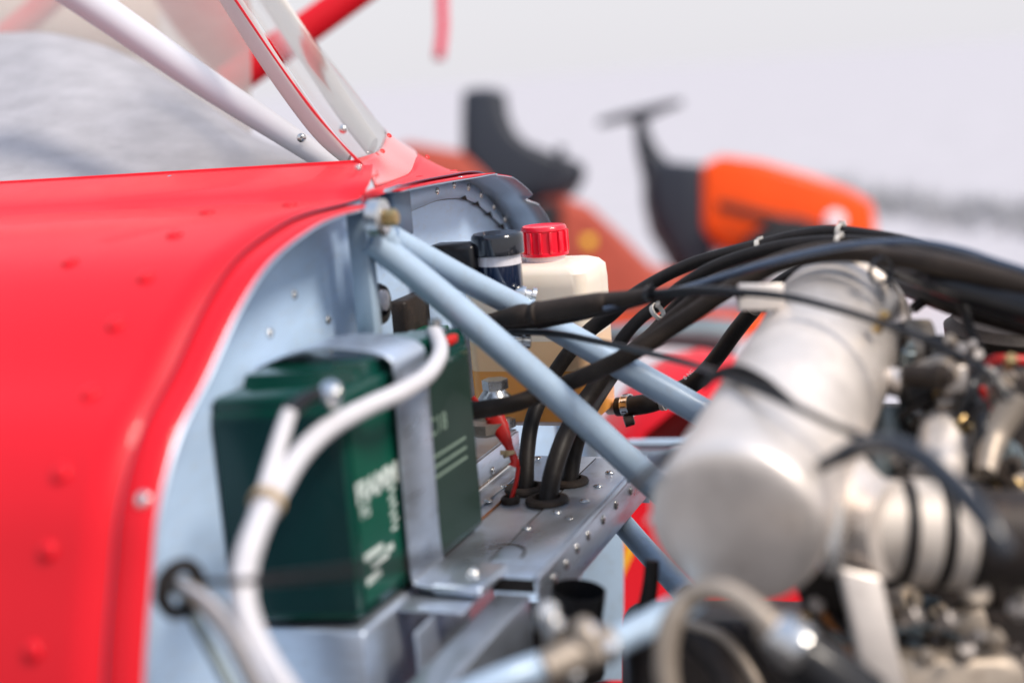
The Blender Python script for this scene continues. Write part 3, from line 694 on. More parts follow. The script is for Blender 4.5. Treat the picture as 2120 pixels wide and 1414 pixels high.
# vent ring + dark gear behind the stiffener
vg = thing('firewall_fitting', 'dark bulkhead fitting with white ring behind the mount tubes', 'fitting', P(786, 628, 1.36))
lathe('ring', P(786, 630, 1.33), N, [(-.02, .018), (0, .020), (.004, .018), (.005, .011), (0, .010)], 'blackpl', vg, 24)
lathe('inner_ring', P(784, 622, 1.325), N, [(.003, .010), (.007, .0095), (.008, .006)], 'clear', vg, 24)
box('block', P(830, 655, 1.42), S, N, Z, .03, .02, .02, 'dark', vg, .004)
hb = box('green_lid_part', P(855, 690, 1.42), S, N, Z, .012, .035, .006, 'greenl', None, .002)
hb.name = 'fuse_holder'; tag(hb, 'small green holder lying behind the top of the battery strap', 'holder')
cl = thing('hose_clamp', 'silver worm drive clamp barrel just below the black cable sleeve', 'clamp')if False else thing('hose_clamp', 'silver worm drive clamp barrel just below the black cable sleeve', 'clamp', P(1068, 705, 1.38), 'hose clamps')
lathe('screw_barrel', P(1042, 704, 1.38), RIGHT, [(0, .0065), (.003, .0072), (.018, .0072), (.019, .006), (.021, .006), (.0212, .0085), (.026, .0085), (.027, .006)], 'steel', cl, 14)
lathe('clamp_band', P(1040, 690, 1.40), (S * .6 + N), [(0, .017), (0, .0178), (.012, .0178), (.012, .017)], 'steel', cl, 24, close=False)
br = TP('brass_union', [(975, 648, 1.40, 26), (995, 660, 1.39, 30), (1010, 668, 1.38, 24)], 'brass', seg=12)
tag(br, 'brass coloured union at the end of the black cable sleeve', 'union')
fv = thing('drain_fitting', 'steel conical drain fitting beneath the mount tube above the thick hose', 'fitting', P(1022, 820, 1.42))
lathe('nut', P(1024, 785, 1.42), -Z, [(0, .013), (.010, .013)], 'steel', fv, 6)
lathe('cone', P(1024, 806, 1.42), -Z, [(0, .011), (.008, .017), (.016, .019), (.020, .015)], 'steel', fv, 24)
lathe('lower_nut', P(1005, 872, 1.40), -Z, [(0, .022), (.010, .020), (.014, .012)], 'cast', fv, 8)
lathe('lower_nut', P(1042, 868, 1.40), -Z, [(0, .012), (.008, .012)], 'steel', fv, 6)
# outlet on bottle right side, with jubilee clamp and hose
oh = TP('outlet_hose', [(1278, 842, 1.56, 40), (1310, 840, 1.55, 42), (1345, 834, 1.54, 42), (1378, 822, 1.54, 40), (1440, 790, 1.52, 38), (1480, 745, 1.50, 34), (1520, 690, 1.48, 34), (1560, 640, 1.45, 34)], 'black', seg=16)
tag(oh, 'black hose clamped to the lower right side of the cream bottle', 'hose')
oc = thing('hose_clamp', 'slotted steel hose clamp round the outlet of the cream bottle', 'clamp', P(1300, 842, 1.55), 'hose clamps')
d_ = (P(1345, 834, 1.54) - P(1278, 842, 1.56)).normalized()
lathe('clamp_band', P(1292, 841, 1.556), d_, [(0, .0115), (0, .0128), (.009, .0128), (.009, .0115)], 'steel', oc, 28, close=False)
for k in range(14):
    an = k * math.tau / 14; u = d_.orthogonal().normalized(); v = d_.cross(u); dv = u * math.cos(an) + v * math.sin(an)
    box('slot', P(1292, 841, 1.556) + d_ * .0045 + dv * .0128, d_, d_.cross(dv), dv, .0030, .0006, .0004, 'dark', oc)
lathe('screw', P(1300, 872, 1.545), (RIGHT + UP * .3), [(-.004, .006), (.006, .006), (.007, .004)], 'dark', oc, 12)
TP('bottle_outlet', [(1262, 842, 1.58, 34), (1300, 841, 1.56, 34)], 'cream', bo, seg=14)
tt = band('cable_tie', P(1372, 826, 1.54), d_ + RIGHT * .2, .0112, .005, 'tie', th=.0015)
tag(tt, 'white cable tie on the outlet hose right of the bottle clamp', 'cable tie', 'cable ties')
text('hose_print', '8 NG', P(1419, 787, 1.517), P(1445, 762, 1.515) - P(1419, 787, 1.517), UP, .0062, 'clear', oh, .0002)

# ================================================================ HOSES THROUGH THE SHELF
def hose(pts, label, mt='black', w=None, grp='black hoses', **k):
    o = TP('hose', pts, mt, seg=18, **k); tag(o, label, 'hose', grp); return o
def zs(x, y): return (PZ(x, y, ZS) - CAM).dot(fwd)
d1, d2, d3 = zs(1089, 1018), zs(1135, 1040), zs(1180, 1003)
hose([(1089, 1050, d1, 34), (1089, 1010, d1, 34), (1091, 940, d1 + .01, 33), (1104, 862, d1 + .03, 32), (1138, 790, d1 + .05, 32), (1180, 728, 1.46, 32), (1222, 683, 1.46, 32), (1262, 652, 1.45, 32), (1302, 618, 1.43, 29), (1354, 584, 1.42, 27), (1432, 546, 1.40, 26), (1518, 521, 1.38, 26), (1572, 508, 1.37, 26), (1650, 488, 1.35, 26), (1728, 480, 1.33, 27), (1806, 488, 1.30, 27), (1883, 503, 1.27, 28), (1960, 524, 1.24, 28), (2040, 550, 1.2, 29), (2170, 590, 1.15, 29)],
     'outermost hose of the arching bundle, rising from the leftmost shelf grommet')
hose([(1135, 1070, d2, 40), (1135, 1036, d2, 40), (1146, 975, d2 + .01, 40), (1170, 905, d2 + .03, 39), (1203, 843, d2 + .06, 37), (1240, 790, 1.44, 35), (1268, 742, 1.44, 33), (1290, 700, 1.43, 28), (1325, 660, 1.42, 26), (1362, 632, 1.41, 26), (1420, 586, 1.38, 26), (1494, 546, 1.36, 27), (1611, 512, 1.33, 28), (1728, 500, 1.30, 28), (1844, 508, 1.26, 28), (1950, 532, 1.22, 29), (2060, 562, 1.18, 30), (2170, 600, 1.15, 30)],
     'hose rising from the nearest shelf grommet into the bundle')
hose([(1179, 1030, d3, 34), (1180, 1000, d3, 34), (1190, 930, d3 + .01, 34), (1215, 860, d3 + .02, 33), (1262, 785, 1.52, 30), (1300, 735, 1.50, 30), (1350, 690, 1.47, 28), (1395, 640, 1.45, 28), (1440, 602, 1.43, 28), (1530, 560, 1.40, 28), (1640, 530, 1.36, 28), (1760, 520, 1.32, 28), (1900, 535, 1.26, 30), (2170, 615, 1.18, 30)],
     'hose rising from the farthest shelf grommet behind the mount tube')
hose([(950, 854, 1.33, 40), (1010, 846, 1.33, 38), (1073, 833, 1.34, 36), (1157, 800, 1.35, 36), (1212, 778, 1.325, 37), (1268, 752, 1.30, 37), (1323, 722, 1.285, 37), (1380, 685, 1.28, 38), (1440, 645, 1.27, 38), (1500, 605, 1.26, 38), (1600, 550, 1.25, 36), (1728, 524, 1.22, 36), (1850, 534, 1.19, 38), (2000, 562, 1.15, 46), (2170, 606, 1.12, 50)],
     'thick dusty brown hose running diagonally above the shelf', 'rubberbrown')
hose([(1255, 760, 1.36, 30), (1340, 702, 1.345, 30), (1400, 650, 1.33, 29), (1470, 598, 1.31, 28), (1540, 565, 1.29, 28), (1640, 528, 1.27, 30), (1728, 514, 1.25, 31), (1844, 522, 1.21, 33), (1960, 545, 1.17, 34), (2170, 600, 1.12, 36)],
     'dusty hose lying between the two thickest hoses of the bundle', 'rubberbrown')
b4 = hose([(1250, 640, 1.27, 12), (1340, 618, 1.26, 14), (1436, 592, 1.25, 15), (1494, 574, 1.24, 16), (1611, 540, 1.22, 17), (1728, 514, 1.20, 17), (1844, 502, 1.17, 17), (1922, 505, 1.15, 17), (2000, 521, 1.13, 17), (2062, 542, 1.11, 17), (2170, 575, 1.09, 17)],
     'glossy black plastic tube with painted blue sky reflection arching over the front of the bundle', 'blacktubesky')
b5 = hose([(1800, 540, 1.29, 22), (1850, 556, 1.25, 38), (1961, 590, 1.17, 54), (2060, 618, 1.14, 58), (2180, 655, 1.11, 62)],
     'thick printed black hose at the upper right below the glossy tube', 'blackpl')
b6 = hose([(1800, 560, 1.36, 14), (1850, 586, 1.32, 30), (1961, 626, 1.22, 46), (2060, 655, 1.19, 48), (2180, 690, 1.15, 50)],
     'lowest thick black hose at the upper right edge', 'black')
hose([(1985, 610, 1.18, 22), (1998, 650, 1.17, 22), (2010, 690, 1.16, 22), (2030, 730, 1.14, 22)], 'short thin hose dropping from the bundle at the right', 'black')
hose([(1520, 690, 1.50, 30), (1560, 640, 1.46, 30), (1600, 596, 1.44, 28), (1660, 560, 1.42, 24), (1740, 545, 1.40, 20)], 'dark hose tucked under the bundle behind the aluminium tube', 'black')
# throttle cable: sleeve, boot, thin inner cable
tc_ = thing('throttle_cable', 'black sleeved cable reaching from the mount tubes over the aluminium tube', 'cable', P(1100, 650, 1.3))
TP('sleeve', [(995, 668, 1.36, 26), (1030, 662, 1.35, 34), (1080, 652, 1.33, 46), (1100, 650, 1.325, 40), (1112, 648, 1.32, 50), (1118, 647, 1.32, 46), (1180, 637, 1.30, 46), (1240, 627, 1.28, 44), (1262, 622, 1.275, 36), (1300, 618, 1.26, 34), (1345, 609, 1.24, 26), (1352, 608, 1.24, 16)], 'rubberbrown', tc_, k=5, seg=18)
TP('second_sleeve', [(1000, 680, 1.39, 18), (1080, 676, 1.37, 22), (1160, 662, 1.35, 22), (1250, 644, 1.31, 20), (1350, 620, 1.26, 16), (1440, 608, 1.21, 12), (1540, 612, 1.17, 10)], 'black', tc_, seg=12)
TP('cable', [(1340, 610, 1.24, 18), (1436, 600, 1.20, 17), (1537, 605, 1.16, 17), (1631, 615, 1.13, 17), (1728, 638, 1.10, 17), (1806, 662, 1.08, 17), (1883, 690, 1.06, 18), (1961, 722, 1.04, 18), (2040, 770, 1.02, 18), (2090, 830, 1.01, 18)], 'blackpl', tc_, seg=12)
c2_ = TP('choke_cable', [(990, 682, 1.40, 12), (1021, 687, 1.38, 13), (1106, 688, 1.34, 14), (1172, 694, 1.31, 14), (1231, 706, 1.28, 14), (1290, 718, 1.24, 14), (1371, 738, 1.18, 15), (1451, 760, 1.11, 15), (1518, 786, 1.02, 16), (1572, 808, .975, 16), (1638, 838, .95, 17), (1704, 870, .94, 17), (1767, 898, .94, 18), (1825, 922, .95, 20), (1870, 950, .96, 20)], 'blackpl', seg=12)
tag(c2_, 'thin black cable sagging under the sleeve and across the aluminium tube', 'cable')
DK = 1.12
hn = TP('vent_hose', [(1680, 980, .84, 20), (1705, 962, .84, 28), (1740, 944, .83, 36), (1784, 925, .82, 42), (1842, 921, .80, 46), (1903, 944, .78, 48), (1958, 990, .765, 50), (2016, 1048, .75, 48), (2054, 1098, .74, 46), (2080, 1142, .735, 42), (2086, 1152, .734, 30)], mat('near_black_tube', (.016, .019, .026), .28, coat=.4, var=.2, vscale=30), seg=18)
tag(hn, 'glossy black near hose curving down over the intake at the right', 'hose')
DK = 1.0
# ties on the bundle
def tie(x, y, d, a, b, wpx, label, mt='tie', wd=.0045, part=None):
    o = band('cable_tie', P(x, y, d), P(*b) - P(*a), pw(wpx, d) / 2, wd, mt, th=.0011)
    hd = box('tie_head', P(x, y, d) + UP * pw(wpx, d) / 2 - fwd * .002, (P(*b) - P(*a)).normalized(), fwd, UP, .003, .0025, .0028, mt, None, .0006)
    hd.parent = o; hd.matrix_parent_inverse = o.matrix_basis.inverted()
    tag(o, label, 'cable tie', 'cable ties')
tie(1572, 512, 1.37, (1518, 521, 1.38), (1650, 488, 1.35), 30, 'small pale cable tie on the outer hose left of the crest')
tie(1742, 482, 1.325, (1650, 488, 1.35), (1806, 488, 1.30), 36, 'looped pale cable tie at the very crest of the hose bundle')
tie(1738, 503, 1.29, (1650, 504, 1.31), (1806, 505, 1.27), 32, 'pale cable tie just below the crest loop of the bundle')
tie(1361, 645, 1.395, (1330, 668, 1.41), (1400, 615, 1.38), 32, 'white cable tie low on the bundle above the diagonal brown hose')
tie(1824, 560, 1.17, (1780, 545, 1.2), (1870, 570, 1.15), 52, 'dark cable tie below the hose bundle at the upper right', 'blackpl')
tie(1346, 609, 1.235, (1300, 618, 1.26), (1400, 603, 1.2), 28, 'dark tie at the tip of the throttle cable sleeve', 'blackpl')
# sensor lead
sl_ = thing('sensor_lead', 'thin black plug with bare steel tip under the thick hoses', 'plug', P(1900, 630, 1.25))
TP('plug', [(1935, 608, 1.25, 18), (1915, 620, 1.25, 24), (1890, 640, 1.25, 22)], 'black', sl_, seg=12)
TP('tip', [(1890, 640, 1.25, 12), (1872, 655, 1.25, 12)], 'steel', sl_, seg=10)

# red wire with taped end
rw = thing('red_wire', 'red wire with a flared taped end tied above the small grommet', 'wire', PZ(1057, 1041, ZS))
TP('wire', [(1056, 1060, zs(1057, 1041), 9), (1058, 1035, zs(1057, 1041), 9), (1068, 1000, 1.38, 9), (1073, 965, 1.38, 9)], 'redwire', rw, seg=10)
TP('tape_sleeve', [(1064, 966, 1.378, 24), (1066, 955, 1.378, 18), (1056, 930, 1.38, 17), (1045, 905, 1.385, 27), (1030, 875, 1.39, 40), (1020, 862, 1.39, 36)], 'redwire', rw, k=6, seg=12, lump=.05, flat=.45)
TP('upper_wire', [(1012, 870, 1.40, 10), (995, 845, 1.40, 14), (978, 822, 1.40, 12)], 'redwire', rw, seg=8)
lathe('tie', P(1052, 936, 1.379), P(1066, 955, 1.378) - P(1056, 930, 1.38), [(0, .0046), (0, .0062), (.004, .0062), (.004, .0046)], 'tieold', rw, 14, close=False)
box('tie_tail', P(1046, 937, 1.375), RIGHT, UP, fwd, .005, .0022, .001, 'tieold', rw)

# ================================================================ ALUMINIUM AIRBOX
DK = 1.10
ab = thing('airbox', 'large satin aluminium intake tube with flat front end', 'airbox', P(1620, 880, 1.0))
pa, pb = P(1520, 1092, .855), P(1742, 668, 1.16); ax = (pb - pa); LN = ax.length / DK; ax.normalize()
r_ = .0545
body = lathe('body', pa, ax, [(-.0045, r_ * .02), (-.0042, r_ * .4), (-.0034, r_ * .72), (-.0018, r_ * .88), (.0, r_ * .94), (.0025, r_ * .975), (.006, r_ * .995), (.010, r_), (.015, r_), (LN * .5, r_), (LN - .008, r_), (LN - .006, r_ * 1.035), (LN - .001, r_ * 1.035), (LN + .001, r_ * .985), (LN + .012, r_ * .93), (LN + .024, r_ * .76), (LN + .031, r_ * .5), (LN + .034, r_ * .1)], 'airbox', ab, 72)
TP('branch', [(1600, 830, 1.03, 190), (1660, 930, .99, 205), (1722, 1030, .95, 210), (1790, 1085, .925, 205), (1850, 1096, .91, 205)], 'airbox', ab, k=8, seg=40)
TP('weld_bead', [(1590, 880, .965, 8), (1640, 940, .93, 9), (1690, 1000, .905, 9), (1700, 1060, .885, 9)], 'airbox', ab, seg=8, lump=.15)
sweep('seam_weld', [pa + ax * (k * LN * DK / 20) + (ax.cross(UP)).normalized() * (r_ * DK * 1.0) * (1 if False else -1) for k in range(21)], [.0016] * 21, 'airbox', ab, seg=6, lump=.2)
box('bracket', P(1575, 615, 1.07), RIGHT, fwd, UP, .017, .004, .010, 'airbox', ab, .001)
TP('rubber_strap', [(1455, 800, 1.00, 18), (1488, 774, .955, 26), (1530, 772, .930, 38), (1575, 795, .912, 44), (1612, 822, .900, 40), (1645, 844, .895, 24)], 'black', ab, seg=14, flat=.5)
lathe('stud', P(1826, 662, 1.02), (UP + RIGHT * .4 - fwd * .4), [(-.01, .004), (.006, .004), (.007, .0025)], 'brass', ab, 10)
TP('stub_pipe', [(1800, 775, 1.06, 62), (1890, 800, 1.04, 60)], 'airbox', ab, seg=24)
box('foot_lug', P(1718, 1110, .88), RIGHT, fwd, UP, .006, .01, .022, 'steel', ab, .003)
# intake coupling to the right of the branch
ic = thing('intake_coupling', 'aluminium intake duct joined by clamped black rubber couplings', 'coupling', P(1900, 1100, .9))
q0, q1 = P(1700, 1088, .93), P(2075, 1114, .93); ad = (q1 - q0).normalized()
def ring(name, x, wd, r, mt):
    t = (x - 1700) / 375 * (q1 - q0).length
    return lathe(name, q0 + ad * t, ad, [(0, r * .97), (.0006, r), (wd - .0006, r), (wd, r * .97)], mt, ic, 48)
ring('duct', 1715, .045, .0325, 'couplealu'); ring('rubber_joint', 1852, .007, .0345, 'black'); ring('clamp_band', 1874, .0165, .0352, 'couplealu')
ring('rubber_joint', 1930, .007, .0345, 'black'); ring('clamp_band', 1952, .014, .0352, 'couplealu'); ring('rubber_joint', 1998, .005, .0345, 'black'); ring('rubber_joint', 2012, .004, .0350, 'dark'); ring('flange', 2024, .05, .0320, 'dark')
for x, y, wd in ((1892, 1275, 44), (1962, 1284, 40), (2020, 1318, 32)):
    p = P(x, y, .90); q = pw(wd, .90) / DK; lathe('clamp_screw', p, (CAM - p).normalized() * .5 + UP * .3 + RIGHT * .6, [(-.010, q * .30), (-.002, q * .30), (-.0015, q * .46), (.004, q * .46), (.005, q * .36), (.0052, q * .2)], 'engsteel', ic, 6)
# ================================================================ ENGINE
en = thing('engine', 'dark engine block with bolts and cast covers filling the lower right', 'engine', P(1980, 1100, 1.1))
box('crankcase', P(2040, 1180, 1.22), RIGHT, fwd, UP, .13, .08, .14, 'dark', en, .02, segs=4)
box('gearbox', P(2100, 900, 1.18), RIGHT, fwd, UP, .065, .07, .06, 'dark', en, .015, segs=4)
box('lower_case', P(1620, 1400, 1.18), RIGHT, fwd, UP, .13, .06, .055, 'dark', en, .02, segs=4)
for k in range(7):
    box('cooling_fin', P(2075 , 985 + k * 24, 1.02), RIGHT, fwd, UP, .035, .02, .0016, 'cast', en, .0006)
lathe('round_cover', P(2085, 680, 1.25), (UP * .95 - fwd * .3), [(-.012, .045), (-.010, .052), (.0, .054), (.003, .050), (.008, .047), (.010, .035)], 'rubberbrown', en, 40)
lathe('cover_base', P(2095, 735, 1.25), UP, [(-.02, .035), (.012, .038)], 'dark', en, 30)
lathe('pipe_collar', P(1868, 726, 1.10), RIGHT, [(0, .022), (.004, .0245), (.020, .0245), (.021, .021)], 'cast', en, 30)
lathe('rubber_joint', P(1912, 752, 1.08), RIGHT * 1 + UP * .05, [(0, .018), (.001, .021), (.016, .021), (.018, .018)], 'blackpl', en, 30)
lathe('rubber_joint', P(1868, 805, 1.03), RIGHT, [(0, .014), (.001, .0155), (.020, .0155), (.021, .014)], 'blackpl', en, 26)
lathe('union', P(1928, 806, 1.02), RIGHT, [(0, .009), (.006, .009), (.0062, .006), (.011, .006), (.0112, .008), (.016, .008), (.0162, .005), (.025, .005)], 'brass', en, 12)
lathe('union', P(1938, 832, 1.01), RIGHT, [(0, .006), (.012, .006), (.0122, .0045), (.024, .0045)], 'engsteel', en, 12)
TP('pipe_clamp', [(1930, 800, 1.04, 28), (1955, 752, 1.03, 34), (1990, 728, 1.03, 30)], 'blackpl', en, seg=12)
TP('pipe_clamp', [(1990, 860, 1.0, 30), (2010, 800, 1.0, 34), (2030, 760, 1.02, 26)], 'blackpl', en, seg=12)
TP('pipe_clamp', [(2020, 960, .98, 34), (2035, 890, .98, 36), (2020, 830, 1.0, 30)], 'blackpl', en, seg=12)
box('clamp_lug', P(1975, 786, 1.0), RIGHT, fwd, UP, .009, .006, .011, 'engsteel', en, .003)
for x, y, wd, mt in ((1990, 722, 26, 'engsteel'), (2020, 736, 24, 'engsteel'), (2012, 716, 18, 'engsteel'), (1968, 705, 20, 'cast'), (1978, 762, 20, 'engsteel'), (2092, 748, 26, 'brass'), (2100, 1010, 34, 'brass'), (2070, 1000, 26, 'brass'), (2020, 1228, 54, 'cast'), (2045, 1175, 36, 'cast'), (2000, 1350, 40, 'engsteel'), (2060, 1320, 34, 'cast'), (1920, 1360, 34, 'cast'), (2110, 1260, 46, 'engsteel'), (2085, 880, 36, 'cast'), (1848, 1246, 30, 'engsteel'), (1690, 1254, 34, 'engsteel'), (1664, 1285, 28, 'brass')):
    dd = 1.0 if y < 1050 else .92; p = P(x, y, dd); q = pw(wd, dd) / 2
    lathe('bolt', p, (CAM - p).normalized() + UP * random.uniform(.1, .7) + RIGHT * random.uniform(-.5, .5), [(-.008, q * .9), (0, q), (.004, q), (.006, q * .75)], mt, en, 6 if random.random() < .5 else 18)
TP('cast_pipe', [(1935, 1010, .97, 110), (1950, 940, 1.0, 112), (1958, 890, 1.02, 108), (1965, 862, 1.04, 96)], 'airbox', en, seg=30)
TP('cast_pipe_lip', [(1966, 870, 1.02, 112), (1970, 852, 1.03, 108)], 'black', en, seg=30)
lathe('carburettor_bowl', P(1836, 905, 1.06), UP, [(-.03, .015), (-.012, .0165), (.020, .0175), (.024, .016)], 'greygreen', en, 30)
lathe('carburettor_bowl', P(1812, 965, 1.03), UP, [(-.035, .012), (.0, .0135), (.012, .012)], 'greygreen', en, 24)
box('dark_web', P(1880, 960, 1.12), RIGHT, fwd, UP, .035, .02, .04, 'dark', en, .006)
TP('ignition_lead', [(2035, 770, 1.05, 22), (2060, 745, 1.05, 24), (2130, 748, 1.05, 24)], 'redwire', en, seg=10)
TP('ignition_lead', [(2030, 800, 1.03, 16), (2045, 850, 1.03, 20), (2050, 880, 1.04, 16)], 'redwire', en, seg=10)
TP('cover_arm', [(2110, 820, .98, 70), (2060, 900, .98, 60), (2040, 980, .96, 40)], 'cast', en, seg=16, lump=.02)
TP('cover_arm', [(2130, 1020, .95, 50), (2110, 1120, .94, 34), (2120, 1260, .92, 30)], 'cast', en, seg=14)
box('support_leg', P(1808, 1320, .90), (RIGHT * .97 - UP * .22).normalized(), fwd, (UP * .97 + RIGHT * -.22).normalized(), .014, .006, .044, 'airbox', en, .003)
loft('side_cover', [rr(P(1950, 1440, .93) - fwd * k, RIGHT, UP, .055 * DK * f, .028 * DK * f, .018 * DK * f, 5) for k, f in ((-.02, 1.), (.004, 1.), (.010, .93), (.013, .80))], 'cast', en)
for k in range(6):
    TP('harness_wire', [(1680 + k * 9, 1260 + k * 4, 1.0, 12), (1730 + k * 12, 1300 + (k % 3) * 14, .98 - k * .01, 12), (1800 + k * 22, 1290 + (k * 37) % 60, .97, 12), (1880 + k * 30, 1330 + (k * 23) % 50, .96, 12)], ('black', 'rubberbrown', 'greygreen')[k % 3], en, k=5, seg=8)
for k in range(5):
    TP('harness_wire', [(1840 + k * 14, 850 + k * 9, 1.06, 13), (1900 + k * 12, 900 + k * 18, 1.03, 13), (1960 + k * 24, 960 + k * 10, 1.02, 13), (2060 + k * 14, 930 + k * 26, 1.0, 13)], ('black', 'rubberbrown')[k % 2], en, k=5, seg=8)
for x, y, w_, h_ in ((1700, 1210, .016, .02), (1760, 1250, .012, .012), (1850, 1340, .02, .014), (2050, 1400, .025, .02), (2080, 1190, .014, .02), (1990, 1290, .016, .009), (1780, 1230, .008, .02)):
    box('bracket', P(x, y, 1.0), (RIGHT + UP * .3).normalized(), fwd, (UP - RIGHT * .3).normalized(), w_, .012, h_, random.choice(['dark', 'cast', 'dark', 'greygreen']), en, .003)
TP('oil_line', [(1680, 1240, 1.0, 26), (1712, 1280, .98, 20), (1748, 1320, .97, 22), (1765, 1370, .96, 22), (1775, 1440, .96, 22)], 'rust', en, seg=12)
TP('starter_body', [(1630, 1335, .80, 100), (1700, 1390, .80, 130), (1780, 1460, .8, 150)], 'blackpl', en, seg=24)
TP('black_lead', [(1350, 1160, 1.1, 30), (1345, 1220, 1.1, 34), (1330, 1290, 1.1, 36)], 'black', en, seg=12)
rng = random.Random(11)
for k in range(64):          # nuts, unions and small castings packed round the block
    x = rng.uniform(1850, 2115); y = rng.uniform(720, 1400); dd = rng.uniform(.98, 1.10)
    if 1010 < y < 1230 and x < 2020: continue
    a = (RIGHT * rng.uniform(-1, 1) + UP * rng.uniform(-.2, 1) - fwd * rng.uniform(.2, 1)).normalized(); q = rng.uniform(.004, .0125)
    lathe('fitting', P(x, y, dd), a, [(-.02, q * .8), (0, q * .8), (.001, q), (.008, q), (.009, q * .6), (.014, q * .55)], rng.choice(['cast', 'dark', 'brass', 'greygreen', 'engsteel', 'cast', 'couplealu', 'rubberbrown']), en, rng.choice([6, 16]))
for k in range(14):
    x = rng.uniform(1860, 2080); y = rng.uniform(700, 1340); l_ = rng.uniform(60, 170); an = rng.uniform(-1.4, 1.4); dd = rng.uniform(.96, 1.08); wd = rng.uniform(10, 26)
    if 1000 < y < 1240 and x < 2000: continue
    TP('engine_hose', [(x, y, dd, wd), (x + l_ * .5 * math.cos(an) + 18, y + l_ * .5 * math.sin(an) - 18, dd - .01, wd), (x + l_ * math.cos(an), y + l_ * math.sin(an), dd, wd)], rng.choice(['black', 'rubberbrown', 'dark', 'cast']), en, k=6, seg=10)
TP('exhaust_stub', [(1440, 1320, .98, 70), (1500, 1380, .96, 76), (1540, 1460, .94, 80)], 'dark', en, seg=18)
TP('engine_hose', [(1420, 1290, .95, 22), (1500, 1320, .93, 22), (1560, 1400, .92, 22), (1580, 1460, .92, 22)], 'cast', en, seg=10)
# curved pipe and its flange
cpipe = thing('coolant_pipe', 'short beige metal pipe bent in an arch at the bottom centre', 'pipe', P(1480, 1300, .82))
TP('bent_pipe', [(1388, 1460, .82, 50), (1378, 1370, .82, 50), (1390, 1290, .82, 50), (1430, 1235, .82, 50), (1490, 1222, .81, 50), (1550, 1252, .80, 50), (1600, 1300, .79, 50), (1630, 1330, .785, 48)], 'cast', cpipe, seg=22)
lathe('flange', P(1640, 1330, .78), (RIGHT - UP * .8 - fwd * .4), [(-.012, .011), (-.006, .0135), (.006, .0135), (.010, .010)], 'steel', cpipe, 26)
lathe('hose_clip', P(1585, 1290, .79), (RIGHT - UP * .9), [(0, .0085), (.003, .0095), (.008, .0095), (.010, .0085)], 'cast', cpipe, 20)
# lower mount tubes and clamp
lt = thing('lower_mount', 'blurred pale blue lower mount tubes joined by a rusty clamp', 'engine mount', P(1200, 1350, .85))
TP('mount_tube', [(1240, 1345, .84, 62), (1330, 1300, .86, 62), (1440, 1240, .89, 62)], 'mount', lt, seg=24)
TP('mount_tube', [(940, 1450, .80, 62), (1060, 1400, .81, 62), (1180, 1360, .83, 62)], 'mount', lt, seg=24)
TP('clamp_body', [(1125, 1385, .815, 66), (1165, 1365, .82, 76), (1215, 1345, .825, 78), (1260, 1328, .835, 70)], 'cast', lt, seg=24, lump=.02)
TP('clamp_body', [(1235, 1360, .82, 60), (1215, 1315, .82, 60), (1200, 1290, .825, 44)], 'cast', lt, seg=18, lump=.02)
for x, y, wd in ((1132, 1272, 40), (1150, 1300, 32), (1130, 1395, 44), (1222, 1312, 34), (1262, 1345, 36), (1190, 1402, 26)):
    p = P(x, y, .82); q = pw(wd, .82) / 2; lathe('bolt', p, (CAM - p).normalized() + UP * .6 + RIGHT * .2, [(-.010, q * .9), (0, q), (.005, q), (.007, q * .7)], 'steel', lt, 16)
TP('bolt_shank', [(1132, 1272, .83, 26), (1140, 1320, .83, 26), (1150, 1370, .83, 26)], 'cast', lt, seg=12)
DK = 1.0
cu = thing('drip_cup', 'open black metal cup under the far end of the riveted shelf', 'cup', P(1205, 1250, 1.18))
lathe('cup_wall', P(1190, 1300, 1.18) - UP * .01, (Z + N * .15), [(-.02, .0195), (.045, .0225), (.0450, .0218), (-.015, .0188)], 'blackpl', cu, 36, close=False)
lathe('cup_floor', P(1190, 1300, 1.18) - UP * .012, (Z + N * .15), [(0, .019), (.002, .019)], 'dark', cu, 30)
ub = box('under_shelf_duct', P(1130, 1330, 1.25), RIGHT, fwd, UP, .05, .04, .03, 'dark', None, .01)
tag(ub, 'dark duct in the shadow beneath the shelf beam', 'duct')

# ================================================================ REMOVED COWLING BEHIND
cw = thing('removed_cowling', 'bright red cowling with yellow and orange stripe lying behind the engine', 'cowling', P(1400, 1100, 2.6))
rings = []
for k in range(9):
    t = k / 8; d = 2.35 + t * .5
    hw = (.16 + .16 * math.sin(math.pi * min(1, t * .8 + .15)))
    rings.append([P(1450, 1300, d) + RIGHT * (hw * 1.0 * math.cos(a)) + UP * (-.25 + (.62 + .14 * math.sin(t * 3)) * max(0., math.sin(a)) + .0) for a in [math.pi * j / 16 for j in range(17)]])
grid('cowling_shell', rings, 'red', cw, th=.004)
def frontp(x, y, d): return P(x, y, d)
plate('front_panel', [P(1262, 1010, 2.3), P(1520, 1010, 2.3), P(1800, 900, 2.34), P(1800, 1500, 2.3), P(1260, 1500, 2.3)], -fwd, .004, 'red', cw)
plate('yellow_stripe', [P(1283, 1085, 2.285), P(1296, 1085, 2.285), P(1318, 1128, 2.285), P(1284, 1205, 2.285)], -fwd, .002, 'yellow', cw)
plate('orange_stripe', [P(1284, 1110, 2.28), P(1298, 1128, 2.28), P(1284, 1185, 2.28)], -fwd, .002, 'orange', cw)
ob_ = TP('panel_trolley', [(1100, 700, 3.0, 20), (1400, 690, 3.0, 60), (1520, 700, 3.0, 80)], 'greygreen', seg=10)
tag(ob_, 'grey blurred bar behind the hoses above the red cowling', 'bar')

